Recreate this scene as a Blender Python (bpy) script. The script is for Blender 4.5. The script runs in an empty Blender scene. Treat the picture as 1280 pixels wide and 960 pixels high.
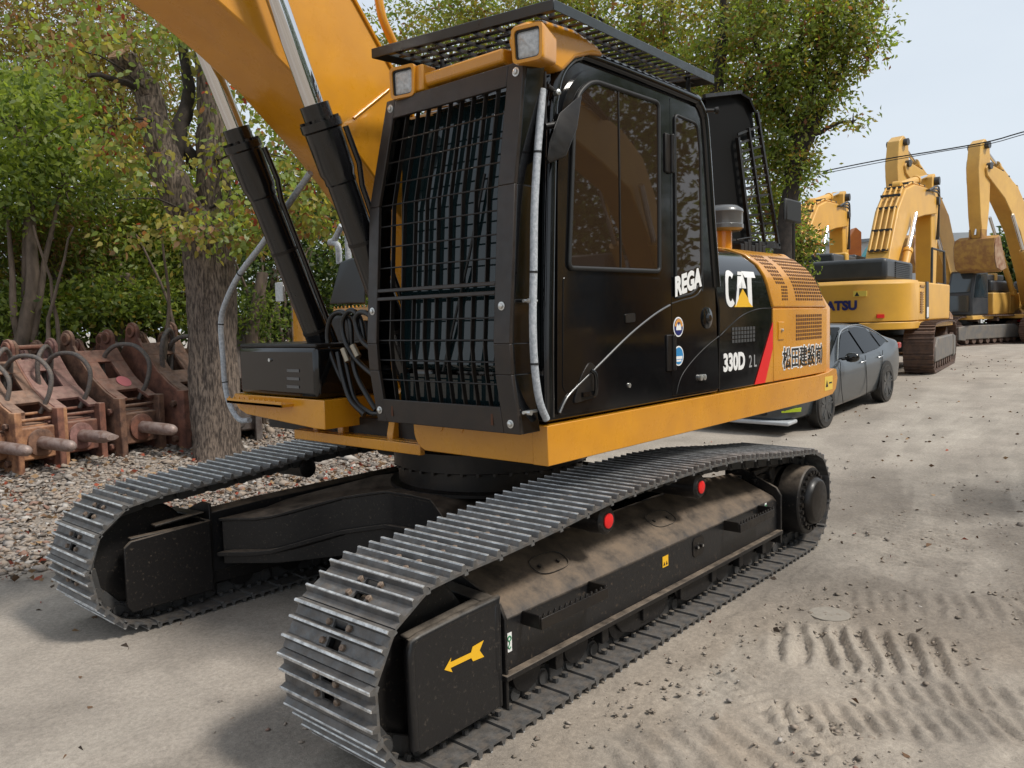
import bpy, math, random
import numpy as np
from mathutils import Vector, Matrix
from mathutils.geometry import tessellate_polygon
R = math.radians
random.seed(7); rng = np.random.default_rng(7)
scene = bpy.context.scene
col = scene.collection

# ------------------------------------------------------------ camera
CAM = np.array([4.1774, 3.8672, 1.8585])
CR = np.array([-0.65596493, 0.75438426, -0.02478707])
CU = np.array([-0.07588726, -0.03324237, 0.99656212])
CD = np.array([-0.7509668, -0.65559083, -0.07905398])
FPX = 996.3
cd = bpy.data.cameras.new('camera'); cam = bpy.data.objects.new('camera', cd); col.objects.link(cam)
cd.sensor_width = 36; cd.lens = 36 * FPX / 1280; cd.clip_start = .05; cd.clip_end = 1500
cam.matrix_world = Matrix(((CR[0], CU[0], -CD[0], CAM[0]), (CR[1], CU[1], -CD[1], CAM[1]), (CR[2], CU[2], -CD[2], CAM[2]), (0, 0, 0, 1)))
scene.camera = cam

# ------------------------------------------------------------ light
w = bpy.data.worlds.new('World'); scene.world = w; w.use_nodes = True
nt = w.node_tree; nt.nodes.clear()
SUN_EL, SUN_AZ = 52, 108           # azimuth of the sun seen from the yard, from +X towards +Y
sky = nt.nodes.new('ShaderNodeTexSky'); sky.sky_type = 'NISHITA'; sky.sun_disc = False
sky.sun_elevation = R(SUN_EL); sky.sun_rotation = R(90 - SUN_AZ); sky.dust_density = 3; sky.air_density = 1.0
tc = nt.nodes.new('ShaderNodeTexCoord'); mp = nt.nodes.new('ShaderNodeMapping'); mp.inputs['Scale'].default_value = (1, 1, 3.0)
nz = nt.nodes.new('ShaderNodeTexNoise'); nz.inputs['Scale'].default_value = 1.6; nz.inputs['Detail'].default_value = 5; nz.inputs['Roughness'].default_value = .5
rp = nt.nodes.new('ShaderNodeValToRGB'); rp.color_ramp.elements[0].position = .3; rp.color_ramp.elements[0].color = (.74, .74, .74, 1)
rp.color_ramp.elements[1].position = .75; rp.color_ramp.elements[1].color = (.97, .97, .97, 1)
mx = nt.nodes.new('ShaderNodeMix'); mx.data_type = 'RGBA'; mx.inputs[7].default_value = (5.75, 6.3, 6.85, 1)
bg = nt.nodes.new('ShaderNodeBackground'); bg.inputs['Strength'].default_value = .1
wo = nt.nodes.new('ShaderNodeOutputWorld')
L = nt.links.new
L(tc.outputs['Generated'], mp.inputs[0]); L(mp.outputs[0], nz.inputs['Vector']); L(nz.outputs[0], rp.inputs[0])
L(rp.outputs[0], mx.inputs[0]); L(sky.outputs[0], mx.inputs[6]); L(mx.outputs[2], bg.inputs[0]); L(bg.outputs[0], wo.inputs[0])
sl = bpy.data.lights.new('sun', 'SUN'); sl.energy = 2.6; sl.angle = R(10); sl.color = (1, .95, .87)
so = bpy.data.objects.new('sun', sl); col.objects.link(so)
sd = Vector((math.cos(R(SUN_EL)) * math.cos(R(SUN_AZ)), math.cos(R(SUN_EL)) * math.sin(R(SUN_AZ)), math.sin(R(SUN_EL))))
so.rotation_euler = sd.to_track_quat('Z', 'Y').to_euler()
scene.view_settings.view_transform = 'Standard'; scene.view_settings.look = 'None'
scene.view_settings.exposure = 0.46; scene.view_settings.gamma = 1
scene.render.engine = 'CYCLES'
scene.cycles.use_denoising = True
scene.cycles.max_bounces = 6; scene.cycles.diffuse_bounces = 3; scene.cycles.glossy_bounces = 3; scene.cycles.transmission_bounces = 4; scene.cycles.transparent_max_bounces = 6
scene.cycles.caustics_reflective = False; scene.cycles.caustics_refractive = False

# ------------------------------------------------------------ helpers
def ss(t):
    t = np.clip(t, 0, 1); return t * t * (3 - 2 * t)
def base_h(x, y):
    a = .42 * ss((-3.5 - x) / 13.); b = .33 * ss((-3.2 - y) / 4.5)
    return np.maximum(a, b) + .0 * x
def ray(px, py):
    return CD + CR * (px - 640) / FPX - CU * (py - 480) / FPX
def G(px, py):                 # the ground point seen at that place of the photograph
    d = ray(px, py); t = 3.0
    for i in range(60):
        p = CAM + d * t; h = float(base_h(p[0], p[1])); t2 = (h - CAM[2]) / d[2]
        t = .5 * t + .5 * t2
    return Vector(CAM + d * t)
def at(px, py, D):             # point at horizontal distance D
    d = ray(px, py); t = D / math.hypot(d[0], d[1]); return Vector(CAM + d * t)
def onp(px, py, ax, val):
    d = ray(px, py); t = (val - CAM[ax]) / d[ax]; return Vector(CAM + d * t)

class MB:
    def __init__(s): s.v = []; s.f = []; s.m = []; s.cur = 0
    def add(s, vs, fs):
        o = len(s.v); s.v += [tuple(p) for p in vs]
        for f in fs: s.f.append([o + i for i in f]); s.m.append(s.cur)
        return s
    def bx(s, x0, x1, y0, y1, z0, z1):
        x0, x1 = min(x0, x1), max(x0, x1); y0, y1 = min(y0, y1), max(y0, y1); z0, z1 = min(z0, z1), max(z0, z1)
        return s.add([(x0,y0,z0),(x1,y0,z0),(x1,y1,z0),(x0,y1,z0),(x0,y0,z1),(x1,y0,z1),(x1,y1,z1),(x0,y1,z1)],
                     [(0,3,2,1),(4,5,6,7),(0,1,5,4),(1,2,6,5),(2,3,7,6),(3,0,4,7)])
    def hexa(s, P):            # 8 corners in bx order
        return s.add(P, [(0,3,2,1),(4,5,6,7),(0,1,5,4),(1,2,6,5),(2,3,7,6),(3,0,4,7)])
    def bar(s, p, q, a, b=None, up=(0, 0, 1)):   # rectangular bar from p to q, a wide, b thick
        b = a if b is None else b; p = Vector(p); q = Vector(q); d = (q - p).normalized(); up = Vector(up)
        if abs(d.dot(up)) > .98: up = Vector((1, 0, 0))
        u = d.cross(up).normalized() * a / 2; v = d.cross(u).normalized() * b / 2
        return s.hexa([p - u - v, q - u - v, q + u - v, p + u - v, p - u + v, q - u + v, q + u + v, p + u + v])
    def cyl(s, p, q, r0, r1=None, n=20, caps=True):
        r1 = r0 if r1 is None else r1; p = Vector(p); q = Vector(q); d = (q - p).normalized()
        u = d.orthogonal().normalized(); v = d.cross(u); vs = []
        for c, r in ((p, r0), (q, r1)):
            for k in range(n):
                a = 2 * math.pi * k / n; vs.append(c + (u * math.cos(a) + v * math.sin(a)) * r)
        fs = [(k, (k + 1) % n, n + (k + 1) % n, n + k) for k in range(n)]
        if caps: fs += [tuple(range(n))[::-1], tuple(range(n, 2 * n))]
        return s.add(vs, fs)
    def lathe(s, prof, p, d, n=28):    # prof: (distance along d, radius)
        p = Vector(p); d = Vector(d).normalized(); u = d.orthogonal().normalized(); v = d.cross(u); vs = []; fs = []
        for t, r in prof:
            for k in range(n):
                a = 2 * math.pi * k / n; vs.append(p + d * t + (u * math.cos(a) + v * math.sin(a)) * r)
        m = len(prof)
        for i in range(m - 1):
            for k in range(n): fs.append((i*n + k, i*n + (k+1) % n, (i+1)*n + (k+1) % n, (i+1)*n + k))
        fs += [tuple(range(n))[::-1], tuple(range((m-1)*n, m*n))]
        return s.add(vs, fs)
    def tube(s, pts, r, n=8, sub=0):
        P = [Vector(p) for p in pts]
        if sub: P = smooth_path(P, sub)
        vs = []; fs = []; u = None
        rr = r if isinstance(r, (list, tuple)) else None
        for i, p in enumerate(P):
            d = (P[min(i+1, len(P)-1)] - P[max(i-1, 0)]).normalized()
            if u is None: u = d.orthogonal().normalized()
            else:
                u = (u - d * u.dot(d)); u = u.normalized() if u.length > 1e-6 else d.orthogonal().normalized()
            v = d.cross(u)
            if rr: t = i / (len(P)-1) * (len(rr)-1); k = min(int(t), len(rr)-2); ri = rr[k] + (rr[k+1]-rr[k])*(t-k)
            else: ri = r
            for k in range(n):
                a = 2*math.pi*k/n; vs.append(p + (u*math.cos(a) + v*math.sin(a))*ri)
        for i in range(len(P)-1):
            for k in range(n): fs.append((i*n+k, i*n+(k+1) % n, (i+1)*n+(k+1) % n, (i+1)*n+k))
        fs += [tuple(range(n))[::-1], tuple(range((len(P)-1)*n, len(P)*n))]
        return s.add(vs, fs)
    def prism(s, poly, a, b, f):       # poly 2d, f(u, v, w) -> point, w from a to b
        n = len(poly); vs = [f(u, v, a) for u, v in poly] + [f(u, v, b) for u, v in poly]
        tri = tessellate_polygon([[Vector((u, v, 0)) for u, v in poly]])
        fs = [tuple(t) for t in tri] + [tuple(n + i for i in t[::-1]) for t in tri]
        fs += [(k, (k+1) % n, n + (k+1) % n, n + k) for k in range(n)]
        return s.add(vs, fs)
    def xz(s, poly, y0, y1): return s.prism(poly, y0, y1, lambda u, v, w: (u, w, v))
    def yz(s, poly, x0, x1): return s.prism(poly, x0, x1, lambda u, v, w: (w, u, v))
    def xy(s, poly, z0, z1): return s.prism(poly, z0, z1, lambda u, v, w: (u, v, w))
    def loft(s, rings, close=True, caps=True):
        n = len(rings[0]); vs = [p for r in rings for p in r]; fs = []
        for i in range(len(rings)-1):
            for k in range(n if close else n-1): fs.append((i*n+k, i*n+(k+1) % n, (i+1)*n+(k+1) % n, (i+1)*n+k))
        if caps: fs += [tuple(range(n))[::-1], tuple(range((len(rings)-1)*n, len(rings)*n))]
        return s.add(vs, fs)
    def build(s, name, mat, parent=None, bevel=0, smooth=None, seg=2, loc=None):
        me = bpy.data.meshes.new(name); me.from_pydata(s.v, [], s.f)
        mats = mat if isinstance(mat, (list, tuple)) else [mat]
        for m in mats: me.materials.append(m)
        if len(mats) > 1: me.polygons.foreach_set('material_index', s.m)
        import bmesh
        bm = bmesh.new(); bm.from_mesh(me); bmesh.ops.recalc_face_normals(bm, faces=bm.faces); bm.to_mesh(me); bm.free()
        if smooth is not None or bevel:
            me.polygons.foreach_set('use_smooth', [True] * len(me.polygons)); me.set_sharp_from_angle(angle=R(smooth or 35))
        me.update()
        o = bpy.data.objects.new(name, me); col.objects.link(o)
        if parent: o.parent = parent
        if loc: o.location = loc
        if bevel:
            b = o.modifiers.new('bevel', 'BEVEL'); b.width = bevel; b.segments = seg; b.limit_method = 'ANGLE'; b.angle_limit = R(35)
            b.harden_normals = False
        return o
def smooth_path(P, sub):
    out = []
    n = len(P)
    for i in range(n-1):
        p0, p1, p2, p3 = P[max(i-1, 0)], P[i], P[i+1], P[min(i+2, n-1)]
        for k in range(sub):
            t = k/sub
            out.append(.5*((2*p1) + (p2-p0)*t + (2*p0-5*p1+4*p2-p3)*t*t + (3*p1-p0-3*p2+p3)*t**3))
    out.append(P[-1]); return out
def tag(o, label=None, cat=None, group=None, kind=None):
    if label: o['label'] = label
    if cat: o['category'] = cat
    if group: o['group'] = group
    if kind: o['kind'] = kind
    return o
def empty(name, loc, rz=0, label=None, cat=None, group=None):
    o = bpy.data.objects.new(name, None); col.objects.link(o); o.location = loc; o.rotation_euler = (0, 0, rz)
    o.empty_display_size = .2
    return tag(o, label, cat, group)
def copy_tree(o, parent=None):
    c = o.copy(); col.objects.link(c)
    if parent: c.parent = parent
    for ch in list(o.children): copy_tree(ch, c)
    return c
def text(name, s, size, mat, parent, origin, xdir, zdir, depth=.002, sx=1, shear=0, bold=0.0, align='LEFT', font=None):
    cu = bpy.data.curves.new(name, 'FONT'); cu.body = s; cu.size = size; cu.extrude = depth; cu.offset = bold; cu.shear = shear
    cu.align_x = align; cu.resolution_u = 3
    if font: cu.font = font
    t = bpy.data.objects.new(name, cu); col.objects.link(t)
    dg = bpy.context.evaluated_depsgraph_get(); me = bpy.data.meshes.new_from_object(t.evaluated_get(dg)); bpy.data.objects.remove(t)
    me.materials.clear(); me.materials.append(mat); me.name = name
    o = bpy.data.objects.new(name, me); col.objects.link(o); o.parent = parent
    x = Vector(xdir).normalized(); z = Vector(zdir).normalized(); n = x.cross(z)
    z = n.cross(x)
    o.matrix_local = Matrix((( x.x*sx, z.x, n.x, origin[0]), (x.y*sx, z.y, n.y, origin[1]), (x.z*sx, z.z, n.z, origin[2]), (0, 0, 0, 1)))
    return o

# ------------------------------------------------------------ materials
def mat(name, c, rough=.5, metal=0, coat=0, c2=None, nscale=6, lo=.35, hi=.65, bump=0, bscale=40, rvar=0, dust=None, dustlo=.3, dustamt=1.0, spec=.5, stretch=None, detail=6, coatr=.05):
    m = bpy.data.materials.new(name); m.use_nodes = True; nt = m.node_tree; b = nt.nodes['Principled BSDF']; L = nt.links.new
    b.inputs['Base Color'].default_value = (*c, 1); b.inputs['Roughness'].default_value = rough; b.inputs['Metallic'].default_value = metal
    b.inputs['Coat Weight'].default_value = coat; b.inputs['Coat Roughness'].default_value = coatr; b.inputs['Specular IOR Level'].default_value = spec
    tc = nt.nodes.new('ShaderNodeTexCoord'); src = tc.outputs['Object']
    if stretch:
        mp = nt.nodes.new('ShaderNodeMapping'); mp.inputs['Scale'].default_value = stretch; L(src, mp.inputs[0]); src = mp.outputs[0]
    def noise(sc, d=6, ro=.6):
        n = nt.nodes.new('ShaderNodeTexNoise'); n.inputs['Scale'].default_value = sc; n.inputs['Detail'].default_value = d; n.inputs['Roughness'].default_value = ro
        L(src, n.inputs['Vector']); return n.outputs[0]
    def rng_(s, a, b_, t0=0, t1=1):
        r = nt.nodes.new('ShaderNodeMapRange'); L(s, r.inputs[0]); r.inputs[1].default_value = a; r.inputs[2].default_value = b_
        r.inputs[3].default_value = t0; r.inputs[4].default_value = t1; return r.outputs[0]
    cur = None
    if c2:
        f = rng_(noise(nscale, detail), lo, hi)
        mx = nt.nodes.new('ShaderNodeMix'); mx.data_type = 'RGBA'; L(f, mx.inputs[0]); mx.inputs[6].default_value = (*c, 1); mx.inputs[7].default_value = (*c2, 1)
        cur = mx.outputs[2]
    if dust:
        g = nt.nodes.new('ShaderNodeNewGeometry'); sx = nt.nodes.new('ShaderNodeSeparateXYZ'); L(g.outputs['Normal'], sx.inputs[0])
        up = rng_(sx.outputs[2], dustlo, 1.0); n2 = rng_(noise(nscale*1.7, 8, .7), .25, .62)
        mu = nt.nodes.new('ShaderNodeMath'); mu.operation = 'MULTIPLY'; L(up, mu.inputs[0]); L(n2, mu.inputs[1])
        sp = rng_(noise(nscale*9, 3, .7), .60, .70, 0, .30)   # specks of dried mud anywhere
        mm = nt.nodes.new('ShaderNodeMath'); mm.operation = 'MAXIMUM'; L(mu.outputs[0], mm.inputs[0]); L(sp, mm.inputs[1])
        ma = nt.nodes.new('ShaderNodeMath'); ma.operation = 'MULTIPLY'; L(mm.outputs[0], ma.inputs[0]); ma.inputs[1].default_value = dustamt
        mx = nt.nodes.new('ShaderNodeMix'); mx.data_type = 'RGBA'; L(ma.outputs[0], mx.inputs[0])
        if cur: L(cur, mx.inputs[6])
        else: mx.inputs[6].default_value = (*c, 1)
        mx.inputs[7].default_value = (*dust, 1); cur = mx.outputs[2]
        r = nt.nodes.new('ShaderNodeMix'); r.data_type = 'FLOAT'; L(ma.outputs[0], r.inputs[0]); r.inputs[2].default_value = rough; r.inputs[3].default_value = .92
        L(r.outputs[0], b.inputs['Roughness'])
    elif rvar:
        L(rng_(noise(nscale*2.3, 8, .7), .3, .7, max(0, rough-rvar), min(1, rough+rvar)), b.inputs['Roughness'])
    if cur: L(cur, b.inputs['Base Color'])
    if bump:
        bp = nt.nodes.new('ShaderNodeBump'); bp.inputs['Strength'].default_value = bump; bp.inputs['Distance'].default_value = .01
        L(noise(bscale, 6, .65), bp.inputs['Height']); L(bp.outputs[0], b.inputs['Normal'])
    return m
DUST = (.215, .155, .105)
Y = mat('yellow_paint', (.66, .285, .012), .30, c2=(.57, .24, .016), nscale=3.5, coat=.5, bump=.03, bscale=9, rvar=.10, coatr=.10)
YD = mat('yellow_paint_dusty', (.55, .27, .035), .5, c2=(.42, .22, .05), nscale=5, dust=(.33, .22, .12), dustlo=.2, dustamt=.5)
BK = mat('black_gloss_paint', (.005, .005, .0055), .10, coat=.25, spec=.5, bump=.012, bscale=5, rvar=.05, nscale=5)
BKT = mat('black_cylinder_paint', (.006, .006, .007), .22, coat=.3, bump=.03, bscale=14, rvar=.1, nscale=5)
BKM = mat('black_satin_metal', (.009, .008, .008), .40, c2=(.017, .013, .010), nscale=9, rvar=.12, bump=.05, bscale=80, spec=.35)
GRD = mat('guard_brown_black_metal', (.030, .021, .016), .4, c2=(.018, .014, .012), nscale=7, rvar=.12, bump=.06, bscale=90)
FRM = mat('dusty_black_frame', (.010, .010, .011), .36, dust=DUST, dustlo=.15, nscale=4.5, bump=.12, bscale=45)
FRM2 = mat('dusty_black_body', (.011, .010, .010), .42, dust=(.20, .155, .115), dustlo=.25, nscale=6, bump=.15, bscale=40, dustamt=.9, spec=.35)
STL = mat('worn_track_steel', (.060, .066, .072), .38, metal=.5, c2=(.17, .18, .19), nscale=11, dust=(.23, .185, .145), dustlo=-1.3, dustamt=.62, bump=.25, bscale=70)
STD = mat('dirty_track_steel', (.05, .052, .055), .6, metal=.3, dust=(.20, .165, .13), dustlo=-.2, dustamt=.85, nscale=7, bump=.3, bscale=60)
WORN = mat('polished_grouser_edge', (.72, .73, .73), .40, metal=.6, c2=(.30, .30, .30), nscale=25, bump=.2, bscale=90)
BOLT = mat('muddy_bolt', (.26, .20, .15), .7, c2=(.10, .06, .04), nscale=30)
CHR = mat('chrome_rod', (.72, .72, .73), .07, metal=1)
SIL = mat('zinc_bolt', (.6, .6, .58), .35, metal=.9)
GL = mat('dark_glass_teal_reflection', (.006, .014, .016), .03, coat=.1, spec=.5)  # dark glass, the teal of sky reflections put into its base colour
GLB = mat('side_glass_brown_reflection', (.026, .016, .010), .02, spec=.6)  # dark glass, the brown of a reflected boom put into its base colour
RUB = mat('black_rubber', (.012, .012, .012), .55)
HOSE = mat('black_hydraulic_hose', (.009, .009, .009), .35)
WRAP = mat('white_foam_wrap', (.52, .54, .57), .55, c2=(.30, .33, .36), nscale=60, bump=.6, bscale=120)
WHT = mat('white_decal', (.78, .78, .77), .45)
RED = mat('red_decal', (.70, .015, .015), .4)
BLUE = mat('blue_decal', (.03, .22, .48), .4)
NAVY = mat('navy_decal', (.01, .015, .12), .4)
YEL = mat('yellow_decal', (.80, .45, .02), .4)
GRN = mat('green_decal', (.01, .22, .08), .4)
BLD = mat('black_decal', (.008, .008, .008), .4)
LENS = mat('lamp_lens', (.55, .56, .56), .12, c2=(.35, .36, .36), nscale=60, coat=1, bump=.5, bscale=110)
HOLE = mat('grille_hole_dark', (.085, .030, .012), .8)
FB = mat('dark_fabric', (.03, .03, .03), .9)

# ============================================================ the big excavator
EX = empty('crawler_excavator', (0, 0, 0), 0, 'big yellow and black excavator in the foreground with a barred guard over its cab', 'excavator')

# ---- tracks
def track_path():
    top = [(1.995, .832), (1.6, .85), (1.27, .876), (.80, .922), (.43, .935), (-.3, .935), (-.75, .91), (-1.3, .845), (-1.75, .80)]
    P = []
    rf = .402; cf = (1.995, .431)
    for a in range(-90, 90, 10): P.append((cf[0] + rf*math.cos(R(a)), cf[1] + rf*math.sin(R(a))))
    P += top
    rr = .375; cr = (-1.965, .405)
    for a in range(90, 271, 10): P.append((cr[0] + rr*math.cos(R(a)), cr[1] + rr*math.sin(R(a))))
    P.append(P[0]); return P
TP = track_path()
def resample(P, n, ph=0.0):
    seg = [math.dist(P[i], P[i+1]) for i in range(len(P)-1)]; T = sum(seg); out = []
    for k in range(n):
        s = ((k + ph) / n * T) % T; i = 0
        while s > seg[i]: s -= seg[i]; i += 1
        t = s/seg[i]; a, b = P[i], P[i+1]
        out.append((a[0] + (b[0]-a[0])*t, a[1] + (b[1]-a[1])*t))
    return out, T
_, TL = resample(TP, 4)
NS = round(TL/.2159)
# one shoe, local: x along travel, y across, z outwards; the pin line is at z = 0
def shoe_mesh(kind):
    hw = .3; hl = .104
    b = MB()
    ys = [-hw, -.040, .040, hw]
    holes = {(1, 1), (3, 1)}
    xs = [-hl, -.070, -.036, .0, .042, hl]
    b.cur = 0
    t0, t1 = -.010, .002
    for i in range(5):
        for j in range(3):
            if (i, j) in holes: continue
            b.bx(xs[i], xs[i+1], ys[j], ys[j+1], t0, t1)
    # three grousers, worn edge on top
    for x, h, ww in ((-.088, .030, .010), (-.012 - .008, .028, .008), (.060, .030, .009)):
        segs = [(-hw, hw)]
        b.cur = 0
        for a, c in segs:
            b.prism([(x-.017, t1), (x+.015, t1), (x+ww*.7, h-.004), (x-ww*.8, h-.004)], a, c, lambda u, v, w_: (u, w_, v))
        b.cur = 1
        for a, c in segs:
            b.prism([(x-ww*.8, h-.0035), (x+ww*.7, h-.0035), (x+ww*.5, h+.0015), (x-ww*.5, h+.0015)], a-.001, c+.001, lambda u, v, w_: (u, w_, v))
    b.cur = 2
    for (x, y) in ((-.053, -.065), (-.053, .065), (.022, -.065), (.022, .065)):
        b.lathe([(0, .015), (.014, .0145), (.017, .011)], (x, y, t1-.001), (0, 0, 1), 6)
    b.cur = 0
    b.bx(hl-.002, hl+.02, -hw, hw, t0-.012, t0+.002)      # overlap lip
    return b
SHOE = [shoe_mesh(0)]
first_shoe = None
def make_track(yc, ph, sgn):
    global first_shoe
    tr = empty('track', (0, yc, 0)); tr.parent = EX
    pos, T = resample(TP, NS, ph)
    n = len(pos)
    # chain links (one mesh), pins
    ch = MB()
    inner = []
    for k in range(n):
        p = pos[k]; q = pos[(k+1) % n]; d = Vector((q[0]-p[0], 0, q[1]-p[1])); Ld = d.length; d.normalize()
        nrm = Vector((d.z, 0, -d.x))      # outwards (path runs front-bottom -> top -> rear)
        c = Vector(((p[0]+q[0])/2, 0, (p[1]+q[1])/2))
        # shoe
        if first_shoe is None:
            first_shoe = SHOE[0].build('track_shoe', [STL, WORN, BOLT], tr, bevel=0); so_ = first_shoe
        else:
            so_ = first_shoe.copy(); col.objects.link(so_); so_.parent = tr
        M3 = Matrix(((d.x, 0, nrm.x, c.x), (0, 1, 0, 0), (d.z, 0, nrm.z, c.z), (0, 0, 0, 1)))
        if (M3.to_3x3()).determinant() < 0: M3 = Matrix(((-d.x, 0, nrm.x, c.x), (0, 1, 0, 0), (-d.z, 0, nrm.z, c.z), (0, 0, 0, 1)))
        so_.matrix_local = M3
        for s in (-1, 1):
            for (off, a, b_) in ((.112, -.62, .2), (.086, -.2, .62)):
                p0 = c + d*Ld*a - nrm*.055; p1 = c + d*Ld*b_ - nrm*.055
                ch.bar(p0 + Vector((0, s*off, 0)), p1 + Vector((0, s*off, 0)), .028, .075, up=(0, 1, 0)) if False else ch.hexa([p0+Vector((0, s*off-.013, 0))+nrm*.042, p1+Vector((0, s*off-.013, 0))+nrm*.042, p1+Vector((0, s*off+.013, 0))+nrm*.042, p0+Vector((0, s*off+.013, 0))+nrm*.042,
                        p0+Vector((0, s*off-.013, 0))-nrm*.04, p1+Vector((0, s*off-.013, 0))-nrm*.04, p1+Vector((0, s*off+.013, 0))-nrm*.04, p0+Vector((0, s*off+.013, 0))-nrm*.04])
        pp = Vector((p[0], 0, p[1])) - nrm*.055
        ch.cyl(pp + Vector((0, -.142, 0)), pp + Vector((0, .142, 0)), .034, n=12); ch.cyl(pp + Vector((0, -.128, 0)), pp + Vector((0, .128, 0)), .046, n=12)
        for s in (-1, 1):
            for f_ in (.3, .66): n0 = c + d*Ld*(f_-.5) - nrm*.012 + Vector((0, s*.155, 0)); ch.lathe([(0, .017), (.022, .017), (.024, .010)], n0, -nrm, 6)
    ch.build('track_chain', STD, tr, smooth=40)
    # rollers, idler, sprocket
    for x in (1.35, .95, .55, .12, -.3, -.7, -1.1, -1.45):
        r = MB(); r.lathe([(-.16, .06), (-.155, .105), (-.10, .11), (-.095, .085), (.095, .085), (.10, .11), (.155, .105), (.16, .06)], (x, 0, .185), (0, 1, 0), 24)
        r.build('track_roller', FRM2, tr, smooth=40)
    for x in (.76, -.26):
        r = MB(); r.lathe([(-.15, .05), (-.14, .07), (.10, .07), (.13, .075), (.22, .075), (.235, .06)], (x, 0, .80), (0, sgn, 0), 24)
        ro = r.build('carrier_roller', FRM2, tr, smooth=40)
        c = MB(); c.lathe([(0, .040), (.006, .040), (.010, .032)], (x, .235*sgn, .80), (0, sgn, 0), 20)
        c.build('roller_cap', RED, tr, smooth=40)
    idl = MB(); idl.lathe([(-.10, .12), (-.095, .30), (-.085, .325), (-.05, .325), (-.045, .345), (.045, .345), (.05, .325), (.085, .325), (.095, .30), (.10, .12)], (1.995, 0, .431), (0, 1, 0), 48)
    idl.lathe([(-.14, .08), (.14, .08)], (1.995, 0, .431), (0, 1, 0), 24)
    idl.build('idler_wheel', FRM2, tr, smooth=40)
    spk = MB()
    prof = []
    for k in range(22):
        a = 2*math.pi*k/22
        for da, rr in ((-.10, .285), (-.04, .325), (.04, .325), (.10, .285)): prof.append((-1.965 + rr*math.cos(a+da), .405 + rr*math.sin(a+da)))
    spk.xz(prof, -.035, .035)
    spk.cyl((-1.965, -.06, .405), (-1.965, .06, .405), .24, n=36)
    spk.build('sprocket', FRM2, tr, smooth=30)
    return tr
TRN = make_track(1.295, .35, 1)
TRF = make_track(-1.295, .1, -1)

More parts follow.
